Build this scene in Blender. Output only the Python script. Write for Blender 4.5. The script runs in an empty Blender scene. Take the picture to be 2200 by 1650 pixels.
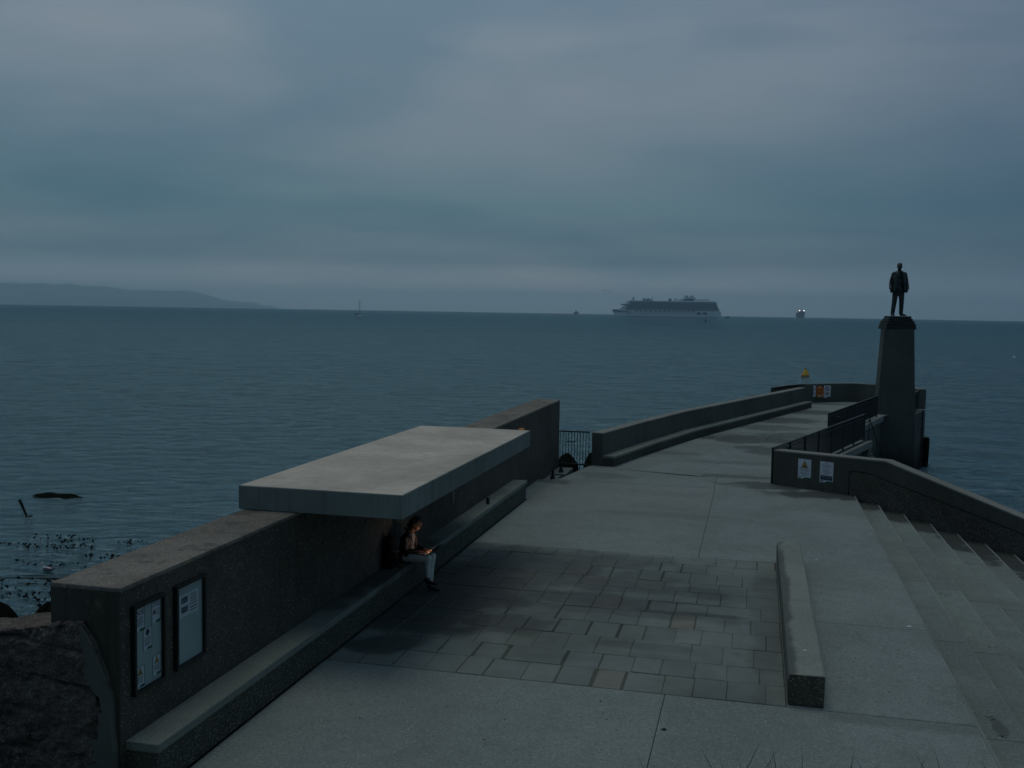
import bpy, bmesh, math, random
import numpy as np
from mathutils import Vector, Matrix
random.seed(7); RNG = np.random.default_rng(7)
R = math.radians
SC = bpy.context.scene
COL = SC.collection

# ------------------------------------------------------------------ camera
# world frame: y runs along the sea wall out to sea, x to the right of it, z up; plaza deck z=0, sea z=-3
HEAD, PITCH, ROLL, CAMH = R(13.5), R(4.11), R(0.95), 5.0
f0 = Vector((-math.sin(HEAD), math.cos(HEAD), 0)); r0 = Vector((math.cos(HEAD), math.sin(HEAD), 0)); up = Vector((0, 0, 1))
fw = f0*math.cos(PITCH) - up*math.sin(PITCH); u0 = r0.cross(fw)
rt = r0*math.cos(ROLL) + u0*math.sin(ROLL); uu = -r0*math.sin(ROLL) + u0*math.cos(ROLL)
cd = bpy.data.cameras.new('camera'); cam = bpy.data.objects.new('camera', cd); COL.objects.link(cam)
m4 = Matrix((( rt.x, uu.x, -fw.x, 0), (rt.y, uu.y, -fw.y, 0), (rt.z, uu.z, -fw.z, CAMH), (0, 0, 0, 1)))
cam.matrix_world = m4
cd.sensor_width = 36; cd.lens = 36*2180/2200; cd.clip_start = 0.05; cd.clip_end = 60000
SC.camera = cam

# ------------------------------------------------------------------ world, sun, exposure
SUN_AZ, SUN_EL = R(-30), R(76)          # azimuth from +y towards +x
SC.view_settings.view_transform = 'Standard'; SC.view_settings.look = 'None'
SC.view_settings.gamma = 1; SC.view_settings.exposure = 0.0; SC.view_settings.use_curve_mapping = False
SC.render.engine = 'CYCLES'; SC.cycles.use_denoising = True
SC.cycles.max_bounces = 6; SC.cycles.volume_bounces = 2; SC.cycles.diffuse_bounces = 3; SC.cycles.glossy_bounces = 3
SC.cycles.volume_step_rate = 1

W = bpy.data.worlds.new('World'); SC.world = W; W.use_nodes = True
nt = W.node_tree; nt.nodes.clear()
class NB:
    """small node helper"""
    def __init__(s, nt): s.nt = nt
    def n(s, t, **k):
        nd = s.nt.nodes.new(t)
        for a, b in k.items(): setattr(nd, a, b)
        return nd
    def l(s, a, b): s.nt.links.new(a, b)
    def val(s, inp, v):
        if hasattr(v, 'is_linked') or isinstance(v, bpy.types.NodeSocket): s.l(v, inp)
        else: inp.default_value = v
    def math(s, op, a, b=None, c=None, clamp=False):
        nd = s.n('ShaderNodeMath', operation=op, use_clamp=clamp)
        s.val(nd.inputs[0], a)
        if b is not None: s.val(nd.inputs[1], b)
        if c is not None: s.val(nd.inputs[2], c)
        return nd.outputs[0]
    def vm(s, op, a, b=None):
        nd = s.n('ShaderNodeVectorMath', operation=op); s.val(nd.inputs[0], a)
        if b is not None: s.val(nd.inputs[1], b)
        return nd.outputs[0] if op not in ('DOT_PRODUCT', 'LENGTH', 'DISTANCE') else nd.outputs[1]
    def noise(s, vec, scale, detail=3, rough=.5, dist=0):
        nd = s.n('ShaderNodeTexNoise'); s.val(nd.inputs['Vector'], vec)
        nd.inputs['Scale'].default_value = scale; nd.inputs['Detail'].default_value = detail
        nd.inputs['Roughness'].default_value = rough; nd.inputs['Distortion'].default_value = dist
        return nd.outputs[0]
    def ramp(s, fac, pts, interp='LINEAR'):
        nd = s.n('ShaderNodeValToRGB'); s.val(nd.inputs[0], fac); cr = nd.color_ramp; cr.interpolation = interp
        while len(cr.elements) < len(pts): cr.elements.new(.5)
        for e, (p, c) in zip(cr.elements, pts):
            e.position = p; e.color = (*c, 1) if len(c) == 3 else c
        return nd.outputs[0]
    def mr(s, v, a, b, c=0, d=1, smooth=True):
        nd = s.n('ShaderNodeMapRange', interpolation_type='SMOOTHSTEP' if smooth else 'LINEAR'); s.val(nd.inputs[0], v)
        for i, q in enumerate((a, b, c, d)): nd.inputs[i+1].default_value = q
        return nd.outputs[0]
    def mix(s, fac, a, b, blend='MIX'):
        nd = s.n('ShaderNodeMix', data_type='RGBA', blend_type=blend); s.val(nd.inputs[0], fac)
        for i, v in ((6, a), (7, b)):
            if isinstance(v, bpy.types.NodeSocket): s.l(v, nd.inputs[i])
            else: nd.inputs[i].default_value = (*v, 1) if len(v) == 3 else v
        return nd.outputs[2]
    def xyz(s, v): 
        nd = s.n('ShaderNodeSeparateXYZ'); s.val(nd.inputs[0], v); return nd.outputs
    def comb(s, x, y, z):
        nd = s.n('ShaderNodeCombineXYZ')
        for i, v in enumerate((x, y, z)): s.val(nd.inputs[i], v)
        return nd.outputs[0]
b = NB(nt)
out = b.n('ShaderNodeOutputWorld'); bg = b.n('ShaderNodeBackground'); bg2 = b.n('ShaderNodeBackground'); add = b.n('ShaderNodeAddShader')
sky = b.n('ShaderNodeTexSky', sky_type='NISHITA', sun_disc=False)
sky.sun_elevation = SUN_EL; sky.sun_rotation = SUN_AZ; sky.air_density = 1.0; sky.dust_density = 3.0
b.l(sky.outputs[0], bg.inputs[0]); bg.inputs[1].default_value = 0.005
tc = b.n('ShaderNodeTexCoord'); D = tc.outputs['Generated']; dx, dy, dz = b.xyz(D)
den = b.math('ADD', b.math('MAXIMUM', dz, 0), .10)
pl_ = b.comb(b.math('DIVIDE', dx, den), b.math('DIVIDE', dy, den), 0)
n1 = b.noise(pl_, .42, 4, .5, .4); 
stretch = b.comb(b.math('MULTIPLY', dx, 1.0), b.math('MULTIPLY', dy, 1.0), b.math('MULTIPLY', dz, 3.8))
n2 = b.noise(stretch, 1.9, 4, .5, .3)
cl = b.mr(b.math('ADD', b.math('MULTIPLY', n1, .5), b.math('MULTIPLY', n2, .5)), .40, .62)
elev = b.ramp(b.math('MULTIPLY', dz, 1.0, clamp=True), [
    (0.0, (.40, .415, .43)), (.026, (.33, .355, .38)), (.048, (.112, .162, .200)), (.10, (.070, .140, .184)),
    (.17, (.127, .181, .232)), (.28, (.190, .234, .288)), (1.0, (.210, .262, .292))])
sgn = b.vm('DOT_PRODUCT', D, (math.sin(R(-32)), math.cos(R(-32)), 0.0))   # brighter towards the left of the bay
side = b.math('MULTIPLY', b.mr(sgn, .55, 1.0, .74, 1.18), b.mr(sgn, -1.0, .55, .55, 1.0))
cloud = b.mix(cl, (.60, .78, .87), (1.24, 1.15, 1.10))
c1 = b.mix(1.0, elev, cloud, 'MULTIPLY')
lowmask = b.mr(dz, .0, .05, 0, 1)
c2 = b.mix(lowmask, elev, c1)
sidec = b.comb(b.math('POWER', side, 1.25), side, b.math('POWER', side, .65))
c3 = b.mix(1.0, c2, sidec, 'MULTIPLY')
b.l(c3, bg2.inputs[0]); bg2.inputs[1].default_value = 0.92
b.l(bg.outputs[0], add.inputs[0]); b.l(bg2.outputs[0], add.inputs[1]); b.l(add.outputs[0], out.inputs[0])

sl = bpy.data.lights.new('sun', 'SUN'); sl.energy = 0.40; sl.angle = R(30); sl.color = (1, .90, .78)
so = bpy.data.objects.new('sun', sl); COL.objects.link(so)
sd = Vector((math.sin(SUN_AZ)*math.cos(SUN_EL), math.cos(SUN_AZ)*math.cos(SUN_EL), math.sin(SUN_EL)))
so.rotation_euler = sd.to_track_quat('Z', 'Y').to_euler()

# ------------------------------------------------------------------ helpers
def tag(o, label=None, cat=None, group=None, kind=None):
    if label: o['label'] = label
    if cat: o['category'] = cat
    if group: o['group'] = group
    if kind: o['kind'] = kind
    return o
def mesh_obj(name, me, mat, parent=None):
    if mat is not None and not me.materials: me.materials.append(mat)
    o = bpy.data.objects.new(name, me); COL.objects.link(o)
    if parent is not None: o.parent = parent
    return o
def empty(name, loc=(0, 0, 0), rz=0, **k):
    o = bpy.data.objects.new(name, None); COL.objects.link(o); o.location = loc; o.rotation_euler = (0, 0, rz)
    o.empty_display_size = .2
    return tag(o, **k)
class MB:
    def __init__(s): s.v = []; s.f = []
    def add(s, vs, fs):
        n = len(s.v); s.v += [tuple(v) for v in vs]; s.f += [tuple(i+n for i in f) for f in fs]; return s
    def box(s, x0, x1, y0, y1, z0, z1):
        return s.add([(x, y, z) for z in (z0, z1) for x, y in ((x0, y0), (x1, y0), (x1, y1), (x0, y1))],
                     [(3, 2, 1, 0), (4, 5, 6, 7), (0, 1, 5, 4), (1, 2, 6, 5), (2, 3, 7, 6), (3, 0, 4, 7)])
    def prism(s, pts, z0, z1):
        """pts ccw in xy; z0/z1 numbers or lists"""
        n = len(pts); a = z0 if hasattr(z0, '__len__') else [z0]*n; c = z1 if hasattr(z1, '__len__') else [z1]*n
        vs = [(p[0], p[1], a[i]) for i, p in enumerate(pts)] + [(p[0], p[1], c[i]) for i, p in enumerate(pts)]
        return s.add(vs, [tuple(range(n-1, -1, -1)), tuple(range(n, 2*n))] + [(i, (i+1) % n, n+(i+1) % n, n+i) for i in range(n)])
    def extr(s, pts, vec):
        """any planar polygon (3d pts) pushed along vec"""
        n = len(pts); v = Vector(vec); vs = [Vector(p) for p in pts]; vs += [p+v for p in vs]
        return s.add(vs, [tuple(range(n-1, -1, -1)), tuple(range(n, 2*n))] + [(i, (i+1) % n, n+(i+1) % n, n+i) for i in range(n)])
    def tube(s, pts, rad, seg=8, cap=True):
        pts = [Vector(p) for p in pts]; n = len(pts); rad = rad if hasattr(rad, '__len__') else [rad]*n
        vs = []; ref = Vector((0, 0, 1))
        for i, p in enumerate(pts):
            t = (pts[min(i+1, n-1)] - pts[max(i-1, 0)]).normalized()
            a = t.cross(ref if abs(t.dot(ref)) < .95 else Vector((1, 0, 0))).normalized(); c = t.cross(a)
            r_ = rad[i]; rx, ry = r_ if hasattr(r_, '__len__') else (r_, r_)
            vs += [p + a*rx*math.cos(2*math.pi*k/seg) + c*ry*math.sin(2*math.pi*k/seg) for k in range(seg)]
        fs = [(i*seg+k, (i+1)*seg+k, (i+1)*seg+(k+1) % seg, i*seg+(k+1) % seg) for i in range(n-1) for k in range(seg)]
        fs = [tuple(reversed(f)) for f in fs]
        if cap: fs += [tuple(range(seg-1, -1, -1))[::-1], tuple(range((n-1)*seg, n*seg))[::-1]]
        return s.add(vs, fs)
    def ball(s, c, r, seg=12, rings=8, rot=None):
        rx, ry, rz = r if hasattr(r, '__len__') else (r, r, r); c = Vector(c); vs = [Vector((0, 0, -rz))]
        for j in range(1, rings):
            ph = -math.pi/2 + math.pi*j/rings
            for k in range(seg):
                th = 2*math.pi*k/seg; vs.append(Vector((rx*math.cos(ph)*math.cos(th), ry*math.cos(ph)*math.sin(th), rz*math.sin(ph))))
        vs.append(Vector((0, 0, rz)))
        if rot is not None: vs = [rot @ v for v in vs]
        vs = [v + c for v in vs]; fs = [(0, 1+(k+1) % seg, 1+k) for k in range(seg)]
        for j in range(rings-2):
            for k in range(seg):
                a = 1+j*seg+k; d = 1+j*seg+(k+1) % seg; fs.append((a, d, d+seg, a+seg))
        L = len(vs)-1; o = 1+(rings-2)*seg; fs += [(L, o+k, o+(k+1) % seg) for k in range(seg)]
        return s.add(vs, fs)
    def mesh(s, name, smooth=False):
        me = bpy.data.meshes.new(name); me.from_pydata(s.v, [], s.f); me.update()
        if smooth: me.polygons.foreach_set('use_smooth', [True]*len(me.polygons))
        return me
    def build(s, name, mat, parent=None, smooth=False, bevel=0, seg=2, fix=False):
        me = s.mesh(name, smooth)
        if bevel or fix:
            bm = bmesh.new(); bm.from_mesh(me)
            bmesh.ops.remove_doubles(bm, verts=bm.verts, dist=1e-5)
            bmesh.ops.recalc_face_normals(bm, faces=bm.faces)
            if bevel: 
                eds = [e for e in bm.edges if len(e.link_faces) == 2 and e.calc_face_angle(0) > .5]
                bmesh.ops.bevel(bm, geom=eds, offset=bevel, segments=seg, affect='EDGES', profile=.6)
            bm.to_mesh(me); bm.free()
        return mesh_obj(name, me, mat, parent)
def blend_mesh(mb, name, voxel, smooth_it=4):
    """overlapping closed shapes melted into one continuous skin"""
    me = mb.mesh(name); o = bpy.data.objects.new('tmp', me); COL.objects.link(o)
    a = o.modifiers.new('r', 'REMESH'); a.mode = 'VOXEL'; a.voxel_size = voxel; a.use_smooth_shade = True
    if smooth_it:
        c = o.modifiers.new('s', 'SMOOTH'); c.factor = .5; c.iterations = smooth_it
    bpy.context.view_layer.update()
    dg = bpy.context.evaluated_depsgraph_get(); r = bpy.data.meshes.new_from_object(o.evaluated_get(dg)); r.name = name
    bpy.data.objects.remove(o, do_unlink=True); bpy.data.meshes.remove(me)
    r.materials.clear(); r.polygons.foreach_set('use_smooth', [True]*len(r.polygons))
    return r
def text_mesh(txt, size, align='CENTER'):
    cu = bpy.data.curves.new('t', 'FONT'); cu.body = txt; cu.size = size; cu.align_x = align; cu.resolution_u = 2
    o = bpy.data.objects.new('tmp', cu); COL.objects.link(o); bpy.context.view_layer.update()
    me = bpy.data.meshes.new_from_object(o.evaluated_get(bpy.context.evaluated_depsgraph_get()))
    bpy.data.objects.remove(o, do_unlink=True); bpy.data.curves.remove(cu); me.materials.clear()
    return me

# ------------------------------------------------------------------ materials
def new_mat(name):
    m = bpy.data.materials.new(name); m.use_nodes = True; m.node_tree.nodes.clear(); b = NB(m.node_tree)
    o = b.n('ShaderNodeOutputMaterial'); p = b.n('ShaderNodeBsdfPrincipled'); b.l(p.outputs[0], o.inputs[0])
    return m, b, p
def setc(b, p, c): 
    if isinstance(c, bpy.types.NodeSocket): b.l(c, p.inputs['Base Color'])
    else: p.inputs['Base Color'].default_value = (*c, 1)
def plain(name, col, rough=.6, metal=0, var=.15, scale=8, emit=None, es=0, bump=0, spec=.5):
    m, b, p = new_mat(name); g = b.n('ShaderNodeNewGeometry'); n = b.noise(g.outputs['Position'], scale, 4)
    c = b.mix(b.mr(n, .3, .7), tuple(x*(1-var) for x in col), tuple(min(1, x*(1+var)) for x in col)); setc(b, p, c)
    p.inputs['Roughness'].default_value = rough; p.inputs['Metallic'].default_value = metal; p.inputs['Specular IOR Level'].default_value = spec
    if emit: p.inputs['Emission Color'].default_value = (*emit, 1); p.inputs['Emission Strength'].default_value = es
    if bump:
        bp = b.n('ShaderNodeBump'); bp.inputs['Strength'].default_value = .6; bp.inputs['Distance'].default_value = bump
        b.l(b.noise(g.outputs['Position'], scale*4, 4), bp.inputs['Height']); b.l(bp.outputs[0], p.inputs['Normal'])
    return m
def concrete(name, col, var=.16, speck=0.0, speck_scale=45, wet_dark=(), streak=0, rough=.85, bump=.004, obj_var=0, grime=.0, lichen=0, warm=1, crust=0):
    """cast concrete: broad blotches, fine grain, exposed stones, stains, wet patches with their own outline"""
    m, b, p = new_mat(name); g = b.n('ShaderNodeNewGeometry'); P = g.outputs['Position']
    big = b.noise(P, .45, 5, .55, .6); mid = b.noise(P, 3.2, 5, .6); fine = b.noise(P, 55, 2, .6)
    c = b.mix(b.mr(big, .3, .7), tuple(x*(1-var) for x in col), tuple(x*(1+var) for x in col))
    c = b.mix(b.math('MULTIPLY', b.mr(mid, .45, .75), .30), c, tuple(x*.62 for x in col))
    c = b.mix(b.math('MULTIPLY', b.mr(fine, .35, .75, 0, 1), .35), c, tuple(x*1.35 for x in col))
    if obj_var:
        oi = b.n('ShaderNodeObjectInfo'); rr = oi.outputs['Random']
        c = b.mix(1.0, c, b.ramp(rr, [(0, (1-obj_var, 1-obj_var, 1-obj_var)), (.5, (1, 1.0, 1.0)), (.8, (1+obj_var*.8, 1+obj_var*.7, 1+obj_var*.5)), (.93, (1+obj_var*.4, 1.0, .95)), (1, (1+.18*warm+obj_var*.5, .98, 1-.26*warm))]), 'MULTIPLY')
    if speck:
        vo = b.n('ShaderNodeTexVoronoi'); vo.inputs['Scale'].default_value = speck_scale; b.l(P, vo.inputs['Vector'])
        st = b.mr(vo.outputs['Distance'], .30, .42, 1, 0)
        vr = b.xyz(vo.outputs['Color'])
        bright = b.math('POWER', vr[0], 2.4)
        sc_ = b.mix(bright, tuple(x*.55 for x in col), (col[0]*(1+speck*5), col[1]*(1+speck*4.7), col[2]*(1+speck*4.0)))
        c = b.mix(b.math('MULTIPLY', st, .85), c, sc_)
    if streak:
        s2 = b.vm('MULTIPLY', P, (5.0, 5.0, .35)); sn = b.noise(s2, 1.6, 4, .6)
        c = b.mix(b.math('MULTIPLY', b.mr(sn, .48, .70), streak), c, tuple(x*.42 for x in col))
    if lichen:
        ln = b.noise(P, 7, 5, .7); c = b.mix(b.math('MULTIPLY', b.mr(ln, .60, .68), lichen), c, (.30, .27, .14))
        l2 = b.noise(P, 2.0, 5, .7); c = b.mix(b.math('MULTIPLY', b.mr(l2, .5, .66), lichen), c, tuple(x*.5 for x in col))
    if crust:
        cn = b.noise(P, 13, 7, .75); c = b.mix(b.math('MULTIPLY', b.mr(cn, .53, .63), crust), c, (.27, .25, .225)); c = b.mix(b.math('MULTIPLY', b.mr(b.noise(P, 5, 6, .7), .42, .30, 0, 1), crust), c, (.02, .02, .016))
    px, py, pz = b.xyz(P)
    if grime:
        gn = b.math('ADD', pz, b.math('MULTIPLY', mid, 1.2))
        c = b.mix(b.mr(gn, -2.6, -.4, grime, 0), c, (.012, .016, .012))
    rgh = b.math('MULTIPLY', b.mr(mid, .3, .7, .92, 1.08), rough)
    tot = None
    if wet_dark:
        wn = b.noise(b.vm('MULTIPLY', P, (1.0, 1.0, 1.0)), 1.1, 6, .62, .5)
        for (cx, cy, rx, ry, amt) in wet_dark:
            ex = b.math('DIVIDE', b.math('SUBTRACT', px, cx), rx); ey = b.math('DIVIDE', b.math('SUBTRACT', py, cy), ry)
            d = b.math('SQRT', b.math('ADD', b.math('MULTIPLY', ex, ex), b.math('MULTIPLY', ey, ey)))
            d = b.math('ADD', d, b.math('MULTIPLY', b.math('SUBTRACT', wn, .5), 1.9))
            k = b.math('MULTIPLY', b.mr(d, .62, 1.1, 1, 0), amt)
            tot = k if tot is None else b.math('MAXIMUM', tot, k)
        c = b.mix(tot, c, tuple(x*.27 for x in col)); rgh = b.math('ADD', rgh, b.math('MULTIPLY', tot, -.22))
    setc(b, p, c); b.l(rgh, p.inputs['Roughness']); p.inputs['Specular IOR Level'].default_value = .16
    bp = b.n('ShaderNodeBump'); bp.inputs['Strength'].default_value = .7; bp.inputs['Distance'].default_value = bump
    h = b.math('ADD', fine, b.math('MULTIPLY', mid, 2.0))
    b.l(h, bp.inputs['Height']); b.l(bp.outputs[0], p.inputs['Normal'])
    return m

DECKWET = [(2.1, 29.35, 1.9, .75, .9), (.6, 30.5, 1.5, .8, .8), (-.4, 31.9, 1.2, .4, .6), (-2.0, 25.2, 2.2, .35, .2),
           (.6, 38.6, 1.5, 1.4, .75), (-.2, 41.8, 2.0, 1.5, .85), (1.6, 43.6, 1.8, 1.3, .7), (.8, 46.4, 1.7, 1.3, .55), (1.2, 50.0, 2.2, 1.6, .8), (3.0, 54.8, 1.8, 1.6, .75),
           (4.2, 60.4, 1.6, .7, .6), (-5.7, 29.2, .8, .4, .6), (-4.6, 30.8, 1.2, .6, .35), (2.0, 13.0, 1.2, .25, .25), (0.2, 34.9, 2.4, .5, .35), (-2.6, 36.6, 1.2, .5, .4)]
DC = (.222, .268, .250)
M_deck = concrete('deck_concrete', DC, .13, speck=.22, speck_scale=42, wet_dark=DECKWET, obj_var=.05, warm=0)
M_step = concrete('step_concrete', (.200, .240, .216), .16, speck=.20, speck_scale=42, obj_var=.08, warm=0,
                  wet_dark=[(3.15, 29.1, .6, 1.0, .9), (3.75, 28.8, .5, 1.2, .9), (4.35, 28.6, .5, 1.5, .9), (5.0, 28.0, .55, 2.0, .95), (5.6, 27.6, .6, 2.7, .95), (6.3, 27.2, .7, 3.6, .95), (4.95, 19.3, .12, .4, .7), (3.15, 13.6, .1, .3, .6)])
M_seam = concrete('joint_sand', (.075, .085, .07), .2)
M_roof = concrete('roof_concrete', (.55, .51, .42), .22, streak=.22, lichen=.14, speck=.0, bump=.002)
M_roofside_shaded = concrete('shaded_fascia_concrete', (.195, .235, .205), .16, streak=.36, lichen=.12, bump=.002)  # sides of the same slab; their weaker light put into a darker colour
M_agg = concrete('exposed_aggregate', (.086, .084, .068), .30, speck=.9, speck_scale=40, streak=.2, lichen=.25, bump=.008)
M_agg_bench = concrete('bench_aggregate', (.070, .076, .060), .2, speck=.8, speck_scale=42, bump=.006)
M_cope = concrete('weathered_coping', (.185, .175, .145), .3, speck=.35, speck_scale=40, lichen=.85)
M_seat = concrete('seat_concrete', (.205, .238, .205), .12, speck=.05, wet_dark=[(-6.1, 16.4, .35, 2.6, .75), (-6.1, 24.2, .25, .6, .3)])  # seat darker and smoother in two patches, the longer one beneath the roof
M_end = concrete('end_concrete', (.07, .075, .055), .3, streak=.4, lichen=.3)
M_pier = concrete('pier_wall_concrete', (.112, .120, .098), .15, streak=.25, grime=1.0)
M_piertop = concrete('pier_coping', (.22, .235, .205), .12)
M_plinth = concrete('plinth_concrete', (.092, .102, .086), .12, streak=.2, grime=1.0)
M_smooth = concrete('smooth_wall', (.095, .099, .076), .2, streak=.25)
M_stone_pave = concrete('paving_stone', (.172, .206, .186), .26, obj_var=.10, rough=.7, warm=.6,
                        wet_dark=[(-5.0, 17.0, 1.4, 2.8, .85), (-4.2, 18.8, 1.7, 1.7, .65), (-3.0, 17.3, 2.0, .5, .6), (-5.3, 14.0, .6, .5, .7), (-1.9, 19.0, .7, .7, .5), (-1.6, 16.7, 2.3, .28, .45), (-3.8, 15.6, .8, .6, .5), (-2.6, 18.3, 3.2, .5, .6), (-.9, 16.9, 1.2, .16, .8), (-3.4, 20.1, 2.2, .8, .5), (.3, 17, .3, 4, .35), (-1.4, 15.0, .9, .2, .35), (-4.6, 20.4, .9, .5, .45), (-2.4, 20.5, 1.2, .3, .4)])  # darker, smoother patches, densest towards the shelter side
M_rubble = concrete('rubble_stone', (.120, .108, .090), .6, speck=.5, speck_scale=55, lichen=.3, bump=.06, crust=.8)
M_mortar = concrete('mortar_patch', (.115, .128, .108), .15)
M_black = plain('black_paint', (.008, .012, .011), .45)
M_rail = plain('dark_galvanised_rail', (.022, .028, .028), .5, .2)
M_white = plain('sign_white', (.68, .74, .76), .35, var=.04)
M_board = plain('board_white', (.46, .54, .51), .5, var=.05, scale=2)
M_green = plain('sign_green', (.01, .09, .055), .5)
M_yellow = plain('sign_yellow', (.62, .42, .03), .5)
M_red = plain('sign_red', (.32, .02, .02), .5)
M_ink = plain('sign_ink', (.03, .05, .09), .5)
M_grey = plain('photo_grey', (.10, .13, .16), .5, var=.4, scale=30)
M_bronze = plain('bronze', (.035, .05, .042), .42, .55, var=.5, scale=5, bump=.01)
M_baserock = plain('bronze_base', (.018, .022, .018), .6, .2, var=.4, bump=.02)
M_orange = plain('lifebuoy_orange', (.62, .22, .03), .45)
M_orange2 = plain('ring_orange', (.60, .09, .01), .5)
M_buoy = plain('buoy_yellow', (.75, .42, .02), .45)
M_rock = plain('wet_rock', (.010, .012, .009), .8, spec=.0, var=.5, bump=.03)
M_kelp = plain('kelp', (.016, .024, .022), .8, spec=.02, var=.4)
def glass_mat():
    m, b, p = new_mat('glass'); p.inputs['Base Color'].default_value = (.9, .95, .95, 1); p.inputs['Roughness'].default_value = .05
    p.inputs['Transmission Weight'].default_value = 1; p.inputs['IOR'].default_value = 1.05; return m
M_glass = glass_mat()

# ------------------------------------------------------------------ sea
Rearth = 6.371e6
def sea_drop(r): return -3 - r*r/(2*Rearth)
def far(px, d, z=None):
    """a place at distance d on the bearing of photo column px"""
    be = math.atan((px-1100)/2180) - HEAD
    return Vector((d*math.sin(be), d*math.cos(be), sea_drop(d) if z is None else z))
def make_sea():
    r1 = np.exp(np.linspace(math.log(9), math.log(620), 900)); r2 = np.exp(np.linspace(math.log(640), math.log(26000), 70))
    r = np.concatenate([r1, r2])
    a0 = -HEAD
    th = np.concatenate([np.linspace(a0-math.pi, a0-.62, 40, endpoint=False), np.linspace(a0-.62, a0+.62, 620), np.linspace(a0+.62, a0+math.pi, 41)[1:-1]])
    nr, nt_ = len(r), len(th)
    RR, TT = np.meshgrid(r, th, indexing='ij'); X = RR*np.sin(TT); Y = RR*np.cos(TT); Z = sea_drop(RR)
    dr = np.gradient(r)[:, None]*np.ones_like(TT)
    calm = np.clip((np.hypot(X+20, Y-20)-8)/50, .18, 1)
    for i in range(46):
        L = .55*(1.1**i)*(.9+.2*RNG.random())
        if L > 14: break
        k = 2*math.pi/L; d = a0 + RNG.normal(0, .50) + .25; amp = .0150*L**.42
        w = np.clip((L/dr-3)/3, 0, 1)
        patch = .65+.35*np.sin(X*.05*RNG.random()+Y*.03*RNG.random()+RNG.random()*6)
        Z += amp*w*calm*patch*np.sin(k*(X*math.sin(d)+Y*math.cos(d)) + RNG.random()*6.28 + .6*np.sin(X*.21/L+RNG.random()*6))
    co = np.stack([X, Y, Z], -1).reshape(-1, 3).astype(np.float32)
    i, j = np.meshgrid(np.arange(nr-1), np.arange(nt_), indexing='ij'); j2 = (j+1) % nt_
    q = np.stack([i*nt_+j, i*nt_+j2, (i+1)*nt_+j2, (i+1)*nt_+j], -1).reshape(-1, 4)[:, ::-1]
    me = bpy.data.meshes.new('sea'); me.vertices.add(len(co)); me.vertices.foreach_set('co', co.ravel())
    me.loops.add(q.size); me.loops.foreach_set('vertex_index', q.ravel().astype(np.int32))
    me.polygons.add(len(q)); me.polygons.foreach_set('loop_start', np.arange(0, q.size, 4, dtype=np.int32))
    me.polygons.foreach_set('use_smooth', np.ones(len(q), bool)); me.update(calc_edges=True)
    m, b, p = new_mat('sea_water'); g = b.n('ShaderNodeNewGeometry'); P = g.outputs['Position']
    rot = b.n('ShaderNodeVectorRotate', rotation_type='Z_AXIS'); b.l(P, rot.inputs['Vector']); rot.inputs['Angle'].default_value = -HEAD+.1
    pr = b.vm('MULTIPLY', rot.outputs[0], (.7, 2.0, 1)); pr2 = b.vm('MULTIPLY', rot.outputs[0], (.06, .22, 1))
    na = b.noise(pr, 1.3, 5, .62, .6); nb = b.noise(pr, 6.5, 3, .6); nc = b.noise(pr2, 1.0, 4, .6)
    h = b.math('ADD', b.math('ADD', b.math('MULTIPLY', na, .9), b.math('MULTIPLY', nb, .16)), b.math('MULTIPLY', nc, .45))
    bp = b.n('ShaderNodeBump'); bp.inputs['Strength'].default_value = 1; bp.inputs['Distance'].default_value = .36
    b.l(h, bp.inputs['Height'])
    big = b.noise(b.vm('MULTIPLY', rot.outputs[0], (.008, .03, 1)), 1.0, 4, .6)
    df = b.n('ShaderNodeBsdfDiffuse'); gl = b.n('ShaderNodeBsdfGlossy'); fr = b.n('ShaderNodeFresnel'); mx = b.n('ShaderNodeMixShader'); o_ = [n for n in m.node_tree.nodes if n.type == 'OUTPUT_MATERIAL'][0]
    b.l(b.mix(b.mr(big, .3, .7), (.003, .019, .028), (.004, .025, .036)), df.inputs['Color']); gl.inputs['Color'].default_value = (.60, .90, .98, 1); gl.inputs['Roughness'].default_value = .09
    for q in (df, gl, fr): b.l(bp.outputs[0], q.inputs['Normal'])
    fr.inputs['IOR'].default_value = 1.333; b.l(b.math('MULTIPLY', b.math('MINIMUM', fr.outputs[0], .60), .58), mx.inputs[0])
    b.l(df.outputs[0], mx.inputs[1]); b.l(gl.outputs[0], mx.inputs[2]); m.node_tree.nodes.remove(p); b.l(mx.outputs[0], o_.inputs[0])
    return tag(mesh_obj('sea', me, m), kind='structure')
make_sea()

# ------------------------------------------------------------------ haze
hz = MB().box(-27000, 27000, -600, 27000, -80, 470).build('haze', None)
hm = bpy.data.materials.new('haze_air'); hm.use_nodes = True; hm.node_tree.nodes.clear(); hb = NB(hm.node_tree)
ho = hb.n('ShaderNodeOutputMaterial'); hv = hb.n('ShaderNodeVolumePrincipled'); hb.l(hv.outputs[0], ho.inputs['Volume'])
hv.inputs['Color'].default_value = (.72, .92, 1.0, 1); hv.inputs['Density'].default_value = 1.0e-4; hv.inputs['Anisotropy'].default_value = .7
hz.data.materials.append(hm); tag(hz, kind='stuff')

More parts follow.
